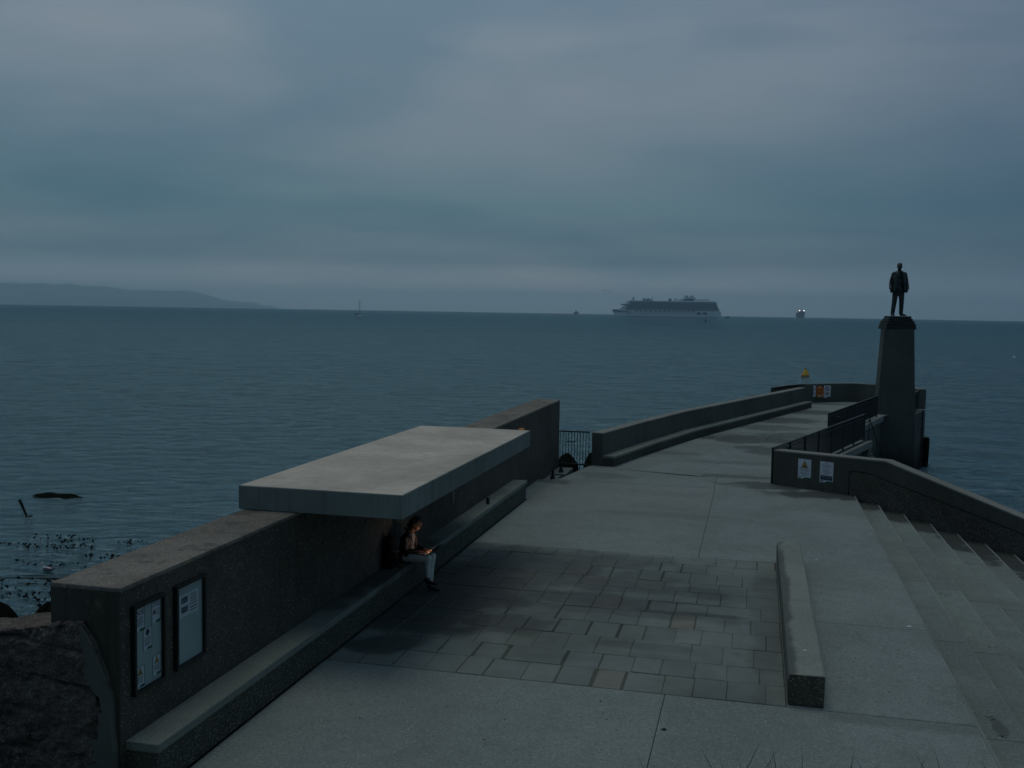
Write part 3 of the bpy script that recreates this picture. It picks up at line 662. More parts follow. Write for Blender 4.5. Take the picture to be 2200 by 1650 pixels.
def wsign(u0, w, z0, h, label, rows, tri_=True, photo=False):
    ang = math.atan2(dA.y, dA.x); r = empty('wall_sign', RW(u0, z0, -.004), ang, label=label, cat='sign')
    # local frame: x along wall, -y out of the wall
    def q(name, mat, x0, x1, za, zb, d): return MB().box(x0, x1, -d-.002, -d, za, zb).build(name, mat, r)
    bk = q('plate', M_white, 0, w, 0, h, .0)
    MB().extr([(w*.42, -.0025, 0), (w, -.0025, 0), (w, -.0025, h*.07), (w*.52, -.0025, h*.07)], (0, -.001, 0)).build('green_band', M_green, r)
    q('mark', M_ink, w*.06, w*.30, h*.05, h*.085, .003)
    if tri_:
        MB().extr([(w*.22, -.0025, h*.55), (w*.78, -.0025, h*.55), (w*.5, -.0025, h*.93)], (0, -.001, 0)).build('triangle', M_ink, r)
        MB().extr([(w*.30, -.004, h*.58), (w*.70, -.004, h*.58), (w*.5, -.004, h*.865)], (0, -.001, 0)).build('yellow_triangle', M_yellow, r)
        MB().extr([(w*.40, -.0055, h*.59), (w*.60, -.0055, h*.59), (w*.56, -.0055, h*.68), (w*.47, -.0055, h*.72)], (0, -.001, 0)).build('pictogram', M_ink, r)
    for t, zf, s in rows:
        me = text_mesh(t, s); me.materials.append(M_ink); o = mesh_obj('lettering', me, None, r)
        o.rotation_euler = (R(90), 0, 0); o.location = (w/2, -.0035, h*zf)
    if photo:
        q('photo_print', M_grey, w*.06, w*.94, h*.12, h*.34, .003)
        MB().extr([(w*.06, -.0055, h*.12), (w*.94, -.0055, h*.12), (w*.94, -.0055, h*.24), (w*.7, -.0055, h*.20), (w*.45, -.0055, h*.24), (w*.2, -.0055, h*.22), (w*.06, -.0055, h*.30)], (0, -.001, 0)).build('photo_rocks', M_ink, r)
wsign((1.30-.61)/dA.x, .41, .29, .57, 'white warning sign with yellow triangle on the low wall', [('Carraigeacha', .46, .062), ('Faoi Uisce', .37, .062), ('Submerged', .25, .062), ('Rocks', .15, .062)])
wsign((1.89-.61)/dA.x, .41, .26, .60, 'white sign with a small photograph, right of the triangle sign', [('Aire', .88, .055), ('Carraigeacha', .79, .055), ('Faoi Uisce', .71, .055), ('Beware', .59, .055), ('Submerged', .50, .055), ('Rocks', .41, .055)], False, True)

# ------------------------------------------------------------------ plinth and statue
PXc, PYc = 7.08, 55.9; 
pli = tag(empty('monument_plinth', (PXc, PYc, -3)), 'tall tapering concrete plinth standing in the water, topped by the statue', 'plinth')
def taper(w0, d0, w1, d1, z0, z1):
    return MB().add([(-w0/2, -d0/2, z0), (w0/2, -d0/2, z0), (w0/2, d0/2, z0), (-w0/2, d0/2, z0), (-w1/2, -d1/2, z1), (w1/2, -d1/2, z1), (w1/2, d1/2, z1), (-w1/2, d1/2, z1)],
                    [(3, 2, 1, 0), (4, 5, 6, 7), (0, 1, 5, 4), (1, 2, 6, 5), (2, 3, 7, 6), (3, 0, 4, 7)])
taper(1.95, 1.85, 1.93, 1.85, -1.2, 2.35).build('foot_block', M_plinth, pli, bevel=.02); taper(1.91, 1.8, 1.46, 1.42, 2.352, 7.39).build('shaft', M_plinth, pli, bevel=.02)
def statue():
    r = tag(empty('bronze_statue', (PXc-.02, PYc, 4.392), R(12)), 'dark bronze statue of a standing man in an open jacket on the plinth', 'statue')
    # rugged stepped base
    rnd = random.Random(4); z = 0
    for i, (w, h) in enumerate(((1.50, .16), (1.44, .15), (1.36, .13), (1.20, .12), (1.08, .12))):
        MB().prism([(-w/2+rnd.uniform(-.03, .03), -w*.42), (w/2, -w*.45+rnd.uniform(-.03, .03)), (w/2+rnd.uniform(-.03, .03), w*.45), (-w/2, w*.45)], z, z+h-.001).build('base_tier', M_baserock, r, bevel=.03); z += h
    B = z; mb = MB(); s = 1.52      # scale of a 1.8 m man
    def P(x, y, h): return Vector((x*s, y*s, B+h*s))
    def limb(pts, rad): mb.tube([P(*p) for p in pts], [tuple(q*s for q in (x if hasattr(x, '__len__') else (x, x))) for x in rad], 14); [mb.ball(P(*p), s*(x[0] if hasattr(x, '__len__') else x)*.98) for p, x in zip(pts, rad)]
    # trousers / legs (viewer sees the front, -y)
    limb([(-.10, 0, .90), (-.135, -.01, .50), (-.175, .0, .09)], [.105, .082, .066]); limb([(.09, 0, .90), (.105, -.02, .50), (.115, .02, .09)], [.105, .082, .066])
    for x, t in ((-.175, -.1), (.125, .35)):
        mb.tube([P(x, .06, .045), P(x+t*.1, -.07, .045), P(x+t*.2, -.19, .03)], [(.05*s, .045*s), (.055*s, .04*s), (.04*s, .025*s)], 10)
        mb.ball(P(x+t*.2, -.18, .032), (.045*s, .06*s, .03*s)); mb.ball(P(x, .04, .05), (.05*s, .06*s, .045*s))
    # torso
    mb.ball(P(0, 0, .95), (.175*s, .125*s, .14*s)); mb.ball(P(0, 0, 1.15), (.165*s, .12*s, .22*s)); mb.ball(P(0, .01, 1.33), (.20*s, .125*s, .17*s))
    mb.tube([P(-.17, 0, 1.44), P(0, .01, 1.475), P(.17, 0, 1.44)], [.058*s, .075*s, .058*s], 10)
    limb([(0, .01, 1.42), (0, -.005, 1.58)], [.07, .06])
    # arms
    for sx, f in ((-1, 0), (1, 1)):
        limb([(sx*.205, 0, 1.42), (sx*.255, .02, 1.15), (sx*(.285 if f == 0 else .27), -.05, .92)], [.062, .050, .040])
        hx, hy, hz_ = sx*(.29 if f == 0 else .265), -.065, .86
        mb.ball(P(hx, hy, hz_), (.028*s, .045*s, .055*s))
        for k in range(4): mb.tube([P(hx, hy-.03+.02*k, hz_-.035), P(hx-sx*.004, hy-.03+.021*k, hz_-.075), P(hx-sx*.02, hy-.028+.02*k, hz_-.10+.004*abs(k-1.5))], [.0105*s, .010*s, .008*s], 6)
        mb.tube([P(hx-sx*.01, hy-.04, hz_), P(hx-sx*.03, hy-.065, hz_-.04), P(hx-sx*.03, hy-.06, hz_-.07)], [.012*s, .011*s, .009*s], 6)
    # head turned slightly to the viewer's left, with hair, beard
    H = P(-.008, -.015, 1.68)
    rot = Matrix.Rotation(R(-22), 3, 'Z')
    def hp(x, y, z_): return H + rot @ Vector((x*s, y*s, z_*s))
    mb.ball(hp(0, 0, .0), (.078*s, .098*s, .118*s), 16, 12); mb.ball(hp(0, .02, .055), (.086*s, .10*s, .075*s), 14, 10)      # skull, hair
    mb.ball(hp(0, -.05, -.085), (.062*s, .062*s, .068*s)); mb.tube([hp(0, -.09, .02), hp(0, -.118, -.02), hp(0, -.095, -.03)], [.012*s, .018*s, .014*s], 8)
    mb.ball(hp(0, -.085, .028), (.05*s, .02*s, .013*s)); mb.ball(hp(0, -.096, -.058), (.028*s, .014*s, .010*s))
    for q in (-1, 1): mb.ball(hp(q*.080, .0, -.01), (.012*s, .02*s, .032*s)); mb.ball(hp(q*.030, -.088, .008), .011*s)
    me = blend_mesh(mb, 'figure', .026, 2); mesh_obj('figure', me, M_bronze, r)
    # open jacket
    jk = MB(); S = 28
    def shell(z, rx, ry, t0, t1, inner=.0): return [P((rx-inner)*math.sin(t0+(t1-t0)*i/S), -(ry-inner)*math.cos(t0+(t1-t0)*i/S), z) for i in range(S+1)]
    lv = [(1.52, .08, .08, .25), (1.47, .15, .11, .30), (1.36, .212, .150, .34), (1.20, .210, .152, .38), (1.02, .215, .158, .44), (.86, .238, .172, .62), (.80, .242, .176, .80)]
    vs = []; 
    for z_, rx, ry, op in lv: vs += shell(z_, rx, ry, op, 2*math.pi-op)
    n = S+1; fs = [(j*n+i, j*n+i+1, (j+1)*n+i+1, (j+1)*n+i) for j in range(len(lv)-1) for i in range(S)]
    o = jk.add(vs, fs).build('jacket', M_bronze, r, smooth=True)
    so_ = o.modifiers.new('t', 'SOLIDIFY'); so_.thickness = .035
    for sx in (-1, 1):
        sl_ = MB().tube([P(sx*.175, 0, 1.43), P(sx*.222, .01, 1.29), P(sx*.265, .02, 1.13), P(sx*.285, -.04, .92)], [(.075*s, .07*s), (.072*s, .072*s), (.062*s, .062*s), (.056*s, .056*s)], 12, cap=True)
        sl_.ball(P(sx*.170, 0, 1.43), .075*s); sl_.build('sleeve', M_bronze, r, smooth=True)
        # lapel
        MB().extr([P(sx*.06, -.118, 1.46), P(sx*.115, -.135, 1.36), P(sx*.10, -.150, 1.18), P(sx*.075, -.145, 1.18)], (0, -.02, 0)).build('lapel', M_bronze, r)
statue()

# ------------------------------------------------------------------ lifebuoy stations
def lifebuoy(loc, rz, label, signs=True):
    r = empty('lifebuoy_box', loc, rz, label=label, cat='lifebuoy'); 
    # local: faces -y
    body = MB(); n = 14; pr = [(-.30, -.42), (.30, -.42), (.34, .05)] + [(.34*math.cos(math.pi*i/n), .12+.34*math.sin(math.pi*i/n)) for i in range(n+1)] + [(-.34, .05)]
    body.extr([(x, 0, z) for x, z in pr], (0, -.22, 0)).build('housing', M_orange, r, fix=True, bevel=.03)
    n = 24; vs = []; 
    for i in range(n):
        th = 2*math.pi*i/n
        for k_ in range(8):
            ph = 2*math.pi*k_/8; rr = .20+.055*math.cos(ph); vs.append((rr*math.cos(th), -.23+.05*math.sin(ph), .10+rr*math.sin(th)))
    fs = [(i*8+k_, ((i+1) % n)*8+k_, ((i+1) % n)*8+(k_+1) % 8, i*8+(k_+1) % 8) for i in range(n) for k_ in range(8)]
    MB().add(vs, fs).build('ring', M_orange2, r, smooth=True)
    MB().box(-.18, .18, -.232, -.222, -.36, -.20).build('label_panel', plain('pale_label', (.55, .45, .25), .5), r)
    return r
fd_ = Vector((4.25, 61.75))-Vector((3.25, 60.85)); fa = math.atan2(fd_.y, fd_.x)
fd_.normalize(); fn = Vector((fd_.y, -fd_.x))
cpt = Vector((3.62, 61.18)) + fn*.01
fb = lifebuoy((cpt.x, cpt.y, .62), fa*.4, 'orange lifebuoy box with red ring on the curved wall at the pier end'); fb.scale = (.68, .68, .72)
for s_, lab in ((-.52, 'narrow white sign with round ban symbol, left of the far lifebuoy box'), (.46, 'narrow white sign with round ban symbol, right of the far lifebuoy box')):
    c_ = cpt + Vector((math.cos(fa*.7), math.sin(fa*.7)))*s_ + fn*.08
    r = empty('small_sign', (c_.x, c_.y, .28), fa*.4, label=lab, cat='sign')
    MB().box(-.20, .20, -.006, 0, 0, .72).build('plate', M_white, r); MB().box(0, .20, -.008, -.0062, 0, .07).build('green_band', M_green, r)
    n = 20; MB().add([(.12*q*math.cos(2*math.pi*i/n), -.008, .52+.12*q*math.sin(2*math.pi*i/n)) for q in (1, .72) for i in range(n)], [(n+i, n+(i+1) % n, (i+1) % n, i) for i in range(n)]).build('ban_ring', M_ink, r)
    MB().extr([(-.09, -.009, .60), (-.06, -.009, .62), (.09, -.009, .44), (.06, -.009, .42)], (0, -.001, 0)).build('ban_bar', M_ink, r)
    MB().box(-.13, .13, -.008, -.0062, .30, .33).box(-.11, .11, -.008, -.0062, .24, .27).box(-.13, .13, -.008, -.0062, .18, .21).build('print_line', M_ink, r)
lbw = lifebuoy((XW+.002, 26.75, 1.55), R(90), 'orange lifebuoy box on the tall wall, mostly hidden behind the shelter roof'); lbw.scale = (.68, .68, .62)

# ------------------------------------------------------------------ gate, lower treads, posts, boulders at the gap
gr = empty('gate', (-6.23, 32.78, 0), label='dark vertical bar gate closing the gap between tall wall and pier parapet', cat='gate')
MB().box(0, 1.02, -.02, .02, 1.06, 1.10).build('top_rail', M_rail, gr); MB().box(0, 1.02, -.02, .02, -.02, .02).build('mid_rail', M_rail, gr)
MB().box(0, .75, -.02, .02, -.62, -.58).build('bottom_rail', M_rail, gr)
bmh = MB().tube([(0, 0, -.6), (0, 0, 1.08)], .012, 6).mesh('bar'); bmh.materials.append(M_rail)
bsh = MB().tube([(0, 0, 0), (0, 0, 1.08)], .012, 6).mesh('bar'); bsh.materials.append(M_rail)
for i in range(11): o = mesh_obj('bar', bmh if i < 8 else bsh, None, gr); o.location = (.03+.096*i, 0, 0)
MB().box(.24, .52, -.03, .03, .72, .75).build('latch', M_rail, gr)
tag(MB().box(-6.21, -5.72, 31.2, 32.6, -2.6, -.10).build('upper_landing', M_step), 'higher small concrete landing at the foot of the tall wall by the gate', 'landing')
tag(MB().box(-6.21, -5.84, 29.9, 31.1, -2.6, -.13).build('lower_landing', M_step), 'nearer small concrete landing beside the plaza edge by the tall wall', 'landing')
for (x, y, h, lab) in ((-5.92, 31.55, .26, 'small dark cone-shaped post on the landing nearer the gate'), (-5.93, 30.25, .22, 'small dark cone-shaped post on the landing nearer the long bench')):
    tag(MB().tube([(x, y, -.12), (x, y, -.05), (x, y, h*.5-.1), (x, y, h-.05)], [.09, .075, .045, .03], 10).build('cone_post', M_black, smooth=True), lab, 'post')
def boulder(c, r, label, seed, name='boulder'):
    rnd = random.Random(seed); from mathutils import noise as mn
    mb = MB().ball((0, 0, 0), 1.0, 20, 14); o_ = Vector((rnd.random()*9, rnd.random()*9, 0))
    mb.v = [tuple(Vector((v[0]*r[0], v[1]*r[1], v[2]*r[2]))*(1+.09*mn.fractal(Vector(v)*1.3+o_, 1, 2, 4))) for v in mb.v]
    o = mb.build(name, M_rock, smooth=True); o.location = c; return tag(o, label, 'boulder')
boulder((-6.55, 36.0, -1.35), (.50, .7, 1.25), 'black rounded boulder seen low through the left of the bar gate', 1)
boulder((-5.55, 35.6, -1.35), (.42, .6, 1.35), 'black boulder at the right foot of the gate beside the parapet end', 2)
for i, (x, y, r_, z_, lab) in enumerate(((-10.35, 13.3, .65, .05, 'dark boulder showing above the old wall, hard against the tall wall end'), (-12.2, 14.0, .7, -.30, 'dark pointed boulder above the old wall, middle of the three'), (-13.6, 13.8, .6, -.25, 'dark boulder at the left frame edge above the old wall'))):
    boulder((x, y, z_-.9), (r_, r_*.8, 1.25), lab, 10+i)

# ------------------------------------------------------------------ water side things on the left
def mound(name, c, rx, ry, h, seed, label, cat, mat=M_rock):
    from mathutils import noise as mn
    n = 28; vs = []; 
    for j in range(n+1):
        for i in range(n+1):
            a, q = i/n*2-1, j/n*2-1; d = math.hypot(a, q); nn = mn.fractal(Vector((a*2.2+seed, q*2.2, 0)), 1, 2, 4)
            vs.append((a*rx, q*ry, h*(1.15-d*1.5+.9*nn) if d < 1.3 else -h))
    fs = [(j*(n+1)+i, j*(n+1)+i+1, (j+1)*(n+1)+i+1, (j+1)*(n+1)+i) for j in range(n) for i in range(n)]
    o = MB().add(vs, fs).build(name, mat, smooth=True); o.location = c; o.rotation_euler = (0, 0, HEAD); return tag(o, label, cat)
mound('reef_rock', (-28.2, 36.4, -3.05), 2.2, 1.1, .085, 3, 'low dark rock just breaking the water in the left bay', 'rock')
mound('mud_bank', (-20.4, 25.0, -3.04), 7.0, 1.0, .055, 8, 'dark weedy bank awash just below the floating gull', 'rock', M_kelp)
st_ = empty('sunken_post', (-26.3, 32.3, -3.1), label='leaning black post sticking out of the water at the left', cat='post')
MB().tube([(0, 0, 0), (-.12, 0, .22), (-.42, .05, .72)], [.06, .05, .055], 8).build('stake', M_black, st_, smooth=True)
MB().tube([(0, 0, .1), (.10, 0, .16), (.16, .02, .15)], .03, 6).build('stub', M_black, st_)
kv = MB(); rk = random.Random(6)
def kelp_patch(cx, cy, rx, ry, n):
    for _ in range(int(n*.6)):
        a, d = rk.uniform(0, 6.28), math.sqrt(rk.random()); x, y = cx+rx*d*math.cos(a), cy+ry*d*math.sin(a)
        L = rk.uniform(.03, .15); w = L*rk.uniform(.2, .5); t = rk.uniform(0, 3.14); ux, uy = math.cos(t), math.sin(t); z = -2.97+rk.uniform(0, .05)
        kv.add([(x-ux*L/2, y-uy*L/2, z), (x-uy*w/2, y+ux*w/2, z+.03), (x+ux*L/2, y+uy*L/2, z+rk.uniform(-.02, .05)), (x+uy*w/2, y-ux*w/2, z), (x, y, z-.05)], [(0, 3, 2, 1), (0, 1, 4), (1, 2, 4), (2, 3, 4), (3, 0, 4)])
for a in ((-22.7, 29.6, 1.3, .5, 60), (-21.9, 28.7, .9, .4, 55), (-23.3, 28.3, 1.0, .35, 55), (-19.9, 29.8, .9, .25, 35), (-19.6, 27.7, .9, .35, 45), (-18.2, 27.8, .6, .7, 40), (-18.7, 26.5, .8, .25, 40), (-17.2, 27.9, .9, .3, 30),
          (-20.2, 23.5, 1.0, .5, 60), (-18.6, 23.5, .9, .4, 60), (-17.6, 22.8, .6, .7, 50), (-19.6, 24.6, 1.8, .3, 60), (-19.5, 21.8, 1.2, .5, 50), (-20.6, 22.8, .8, .5, 40), (-16.2, 22.0, .5, .6, 20), (-20.8, 26.5, 1.3, .3, 40)):
    kelp_patch(*a)
tag(kv.build('floating_kelp', M_kelp), kind='stuff')
def gull(loc, rz, label, flying=False, s=1):
    g = empty('gull', loc, rz, label=label, cat='bird'); wh = plain('feather_white', (.55, .55, .54), .6); gy = plain('feather_grey', (.13, .14, .15), .6)
    if not flying:
        b_ = MB(); b_.ball((0, 0, .07), (.20, .085, .08)); b_.tube([(-.14, 0, .10), (-.17, 0, .17), (-.18, 0, .22)], [.05, .035, .035], 10); b_.ball((-.185, 0, .235), (.045, .036, .036)); b_.tube([(.12, 0, .08), (.26, 0, .11)], [(.06, .04), (.02, .015)], 8)
        mesh_obj('body', blend_mesh(b_, 'body', .012, 2), wh, g)
        for q in (-1, 1):
            w_ = MB().ball((.05, q*.07, .095), (.17, .025, .055)); w_.tube([(.15, q*.06, .10), (.33, q*.02, .15)], [(.02, .035), (.006, .01)], 6); w_.build('wing', gy, g, smooth=True)
        MB().tube([(-.22, 0, .235), (-.27, 0, .225)], [.012, .004], 6).build('beak', M_buoy, g)
    else:
        b_ = MB().ball((0, 0, 0), (.08*s, .25*s, .08*s)).build('body', gy, g, smooth=True)
        for q in (-1, 1): MB().add([(0, -.08*s, 0), (q*.35*s, -.12*s, .14*s), (q*.75*s, .05*s, .02*s), (q*.33*s, .08*s, .13*s), (0, .08*s, -.02*s)], [(0, 1, 3, 4), (1, 2, 3), (4, 3, 1, 0), (3, 2, 1)]).build('wing', gy, g)
    return g
gull((-20.35, 25.75, -2.99), R(-8), 'white and grey gull floating on the water at the lower left')
gv = far(1295, 260); gull((gv.x, gv.y, 5+47/2180*260), .4, 'tiny dark gull flying left of the cruise ship', True, 1.3)
gv = far(1303, 262); gull((gv.x, gv.y, 5+45/2180*262), -.3, 'tiny dark gull flying just right of the other one', True, 1.0)

# ------------------------------------------------------------------ buoys
bo = far(1731, 138); by = tag(empty('yellow_buoy', bo), 'yellow conical buoy afloat beyond the pier end', 'buoy')
MB().tube([(0, 0, -.3), (0, 0, .12), (0, 0, .30)], [.55, .58, .50], 16).build('float', plain('float_dark', (.20, .13, .02), .5), by)
MB().tube([(0, 0, .3), (0, 0, .45), (0, 0, 1.05)], [.48, .42, .16], 16).build('cone', M_buoy, by, smooth=False); MB().ball((0, 0, 1.18), (.13, .13, .10)).build('top_lamp', M_black, by)
c_ = far(1513, 1100); cb = tag(empty('channel_marker', c_), 'slim dark channel marker buoy below the cruise ship stern', 'buoy')
MB().tube([(0, 0, -.5), (0, 0, .9)], [1.1, 1.0], 12).build('float', M_rock, cb); MB().tube([(0, 0, .9), (0, 0, 5.0)], [.42, .16], 8).build('mast', M_rock, cb); MB().tube([(0, 0, 5), (0, 0, 5.7)], [.36, .02], 8).build('topmark', M_rock, cb)
c_ = far(2178, 235); wb = tag(empty('white_float', c_), 'tiny white float far out at the right edge', 'buoy')
MB().ball((0, 0, .1), .28).build('ball', M_white, wb, smooth=True); MB().tube([(0, 0, .3), (0, 0, .55)], .04, 6).build('stem', M_white, wb)

# ------------------------------------------------------------------ sailing yacht
def yacht():
    c = far(770, 1010); r = tag(empty('sailing_yacht', c, HEAD*0), 'white sailing yacht with bare mast motoring across the bay', 'yacht'); r.rotation_euler = (0, 0, .25)
    wh = plain('hull_white', (.80, .84, .84), .4); dk = M_black
    h = MB(); st = [(-5.6, 1.5, .0), (-3, 1.75, 0), (0, 1.9, 0), (3, 1.3, .05), (6.2, .1, .25)]; vs = []
    for x, w, s_ in st: vs += [(x, -w, 1.15+s_), (x, -w*.85, -.2), (x, w*.85, -.2), (x, w, 1.15+s_)]
    fs = [(i*4+k, i*4+k+1, (i+1)*4+k+1, (i+1)*4+k) for i in range(4) for k in range(3)] + [(i*4+3, i*4, (i+1)*4, (i+1)*4+3) for i in range(4)] + [(0, 3, 2, 1), (16, 17, 18, 19)]
    h.add(vs, fs).build('hull', wh, r, fix=True)
    MB().box(-1.5, 2.6, -.9, .9, 1.15, 1.75).build('cabin', wh, r, bevel=.15); MB().box(-4.2, -1.4, -1.1, 1.1, 1.9, 2.6).build('sprayhood', dk, r, bevel=.1)
    MB().tube([(.6, 0, 1.2), (.5, 0, 16.2)], [.24, .18], 8).build('mast', dk, r); MB().tube([(.6, 0, 2.9), (-4.6, 0, 2.8)], .22, 8).build('boom', dk, r)
    for q in (-1, 1): MB().tube([(.52, q*.9, 9), (.52, 0, 9.1)], .05, 6).build('spreader', dk, r)
    for a in ((6.1, 0, 1.4), (-5.4, 0, 1.2)): MB().tube([a, (.5, 0, 16)], .022, 5).build('stay', dk, r)
yacht()

# ------------------------------------------------------------------ ships
def cruise():
    D_ = 3240; c = far(1427, D_); be = math.atan((1427-1100)/2180) - HEAD
    r = tag(empty('cruise_ship', c), 'large white cruise ship with many decks lying on the horizon', 'ship'); r.rotation_euler = (0, 0, -be + R(3))
    wh = plain('ship_white', (.75, .82, .80), .5, var=.04, scale=.05); gl = plain('ship_glass', (.045, .10, .125), .3, var=.25, scale=.2); dk = plain('ship_dark', (.03, .06, .08), .4); wv = plain('ship_livery', (.05, .10, .15), .5)
    # x from bow (-170) to stern (170)
    st = [(-170, 2, 20.5, 158), (-158, 7, 20, 0), (-140, 13, 19.5, 0), (-110, 17.5, 19, 0), (-40, 19, 18.5, 0), (90, 19, 18.5, 0), (150, 18.5, 18.5, 0), (166, 18, 18.5, 0), (170, 17.5, 18.5, 0)]
    vs = []
    for i, (x, w, h, _) in enumerate(st):
        xb = x if i else -156
        vs += [(x, -w, h), (xb, -w*(.9 if i > 1 else .3), -1.5), (xb, w*(.9 if i > 1 else .3), -1.5), (x, w, h)]
    n = len(st); fs = [(i*4+k, i*4+k+1, (i+1)*4+k+1, (i+1)*4+k) for i in range(n-1) for k in range(3)] + [(i*4+3, i*4, (i+1)*4, (i+1)*4+3) for i in range(n-1)] + [(0, 3, 2, 1), (4*n-4, 4*n-3, 4*n-2, 4*n-1)]
    MB().add(vs, fs).build('hull', wh, r, fix=True)
    # dark livery sweep at the bow
    lv = MB()
    for x0, x1, z0, z1, w0, w1 in ((-166, -150, 12, 19.5, 4.4, 10.0), (-150, -132, 10, 16, 9.9, 14.8), (-148, -120, 5, 9.5, 9.0, 14.8), (-130, -112, 11, 14.5, 14.8, 17.6), (-118, -98, 7, 9.5, 16.4, 18.0)):
        lv.add([(x0, -w0-.5, z0), (x1, -w1-.5, z0+1.5), (x1, -w1-.5, z1-1.2), (x0, -w0-.5, z1)], [(0, 1, 2, 3)])
    lv.build('bow_livery', wv, r)
    # superstructure: glass body and projecting white deck lines
    MB().extr([(-128, -18.2, 18.6), (165, -18.2, 18.6), (152, -18.2, 46), (-112, -18.2, 46)], (0, 36.4, 0)).build('superstructure', gl, r)
    MB().extr([(-146, -15, 19.6), (-127, -15, 19.6), (-116, -15, 36), (-130, -15, 34)], (0, 30, 0)).build('forward_screen', wh, r)
    MB().box(-142, -112, -21, 21, 36.2, 38.0).build('bridge_wing', wh, r); MB().box(-141, -112, -19, 19, 33.5, 36.1).build('bridge_windows', dk, r)
    MB().extr([(-128, -16, 38.1), (-110, -16, 38.1), (-110, -16, 47.5), (-124, -16, 46)], (0, 32, 0)).build('upper_front', wh, r)
    for i in range(9):
        z = 21.2+i*2.85; x0 = -127+ (z-18.6)*.55; x1 = 164.2-(z-18.6)*.47
        MB().box(x0, x1, -19.0, 19.0, z, z+.75).build('deck_edge', wh if i in (0, 8) else plain('deck_line', (.26, .36, .37), .5), r)
    MB().box(-118, 155, -19.2, 19.2, 46.4, 48.2).build('top_deck', wh, r)
    bal = MB()
    for k in range(84): x = -108 + k*3.05; bal.box(x, x+.5, -18.9, -18.3, 21.5, 46.2)
    tag(bal.build('balcony_divider', plain('divider', (.12, .18, .20), .6), r), kind='stuff')
    for k in range(13): MB().ball((0, 0, 0), (5.4, 2.2, 2.2), 10, 6).build('lifeboat', plain('boat_grey', (.20, .24, .25), .5) if k in (0,) else bpy.data.materials['boat_grey'], r).location = (-92+k*14.5, -19.6, 16.2)
    for (x0, x1) in ((95, 108), (113, 127)): MB().box(x0, x1, -19.8, -19.0, 7.5, 14.5).build('hull_opening', dk, r)
    port = MB()
    for k in range(60): port.box(-85+k*3.9, -83.6+k*3.9, -19.35, -18.9, 9.5, 10.7)
    tag(port.build('porthole', dk, r), kind='stuff')
    MB().tube([(-104, 0, 48), (-102, 0, 58), (-99, 0, 66)], [2.6, 1.2, .4], 8).build('radar_mast', dk, r); MB().box(-108, -98, -2, 2, 54, 55).build('radar_arm', dk, r); MB().box(-114, -96, -6, 6, 48.2, 51).build('mast_house', wh, r)
    for x, z, w in ((-70, 58, 3), (-62, 56, 4), (-55, 58.5, 2.6), (-47, 55, 4)): MB().box(x-w, x+w, -8, 8, 48.2, z-2).build('sports_frame', plain('frame_grey', (.12, .18, .20), .5), r); 
    MB().tube([(-47, 0, 52), (-41, 0, 62)], [.8, .5], 6).build('slide_pole', dk, r)
    MB().box(8, 16, -7, 7, 48.2, 56).build('screen_block', dk, r)
    for x in (27, 33): MB().tube([(x, 0, 48), (x, 0, 57)], [1.2, 1.6], 8).build('small_stack', dk, r)
    MB().extr([(28, -14, 48.2), (150, -14, 48.2), (140, -14, 52), (95, -14, 55), (88, -14, 62), (58, -14, 60.5), (40, -14, 54)], (0, 28, 0)).build('funnel_deck', wh, r, fix=True)
    MB().extr([(50, -14.4, 50), (84, -14.4, 50), (84, -14.4, 57), (60, -14.4, 56)], (0, .3, 0)).build('funnel_arch', gl, r)
    for x in (60, 66, 76, 82): MB().tube([(x, 0, 59), (x, 0, 66.5)], [2.4, 2.2], 8).build('funnel', dk, r)
    for x in (104, 112, 120, 128): MB().box(x-2, x+2, -9, 9, 52, 55.6).build('aft_house', plain('frame_grey2', (.16, .22, .24), .5), r)
    MB().extr([(140, -17, 46), (160, -17, 40), (150, -17, 50)], (0, 34, 0)).build('aft_terrace', wh, r)
cruise()
def cargo():
    c = far(1716, 5200); be = math.atan((1716-1100)/2180)-HEAD; r = tag(empty('cargo_ship', c, -be), 'dark cargo ship seen end-on with two lit deck lamps, right of the cruise ship', 'ship'); dk = plain('cargo_dark', (.02, .035, .045), .6)
    MB().extr([(-17, 0, -2), (17, 0, -2), (19, 0, 20), (22, 0, 29), (14, 0, 30), (-12, 0, 27), (-23, 0, 24), (-22, 0, 8)], (0, 90, 0)).build('hull', dk, r, fix=True)
    MB().box(-10, 17, 40, 70, 27, 36).build('deckhouse', dk, r); MB().tube([(6, 50, 33), (6, 50, 46)], [.9, .4], 6).build('mast', dk, r); MB().box(-12, 14, 20, 24, 27, 31).build('cargo_gear', dk, r)
    lm = plain('lamp_lit', (1, 1, 1), .5, emit=(1, .95, .85), es=7)
    for x in (-6, 15): MB().ball((0, 0, 0), 1.5, 8, 6).build('deck_lamp', lm, r).location = (x, 30, 34+2)
cargo()
def coaster():
    c = far(1235, 5200); be = math.atan((1235-1100)/2180)-HEAD; r = tag(empty('small_ship', c, -be), 'small hazy vessel with lit deck, left of the cruise ship bow', 'ship'); dk = plain('coaster_grey', (.03, .05, .06), .6)
    MB().extr([(-13, 0, -2), (12, 0, -2), (14, 0, 8), (10, 0, 10), (-14, 0, 11)], (0, 30, 0)).build('hull', dk, r, fix=True); MB().box(-9, 6, 5, 20, 10, 17).build('wheelhouse', plain('coaster_white', (.3, .34, .34), .5), r)
    MB().tube([(-3, 10, 17), (-3, 10, 28)], [.8, .4], 6).build('mast', dk, r)
    MB().ball((0, 0, 0), .7, 8, 6).build('deck_lamp', bpy.data.materials['lamp_lit'], r).location = (-8, 2, 16)
coaster()
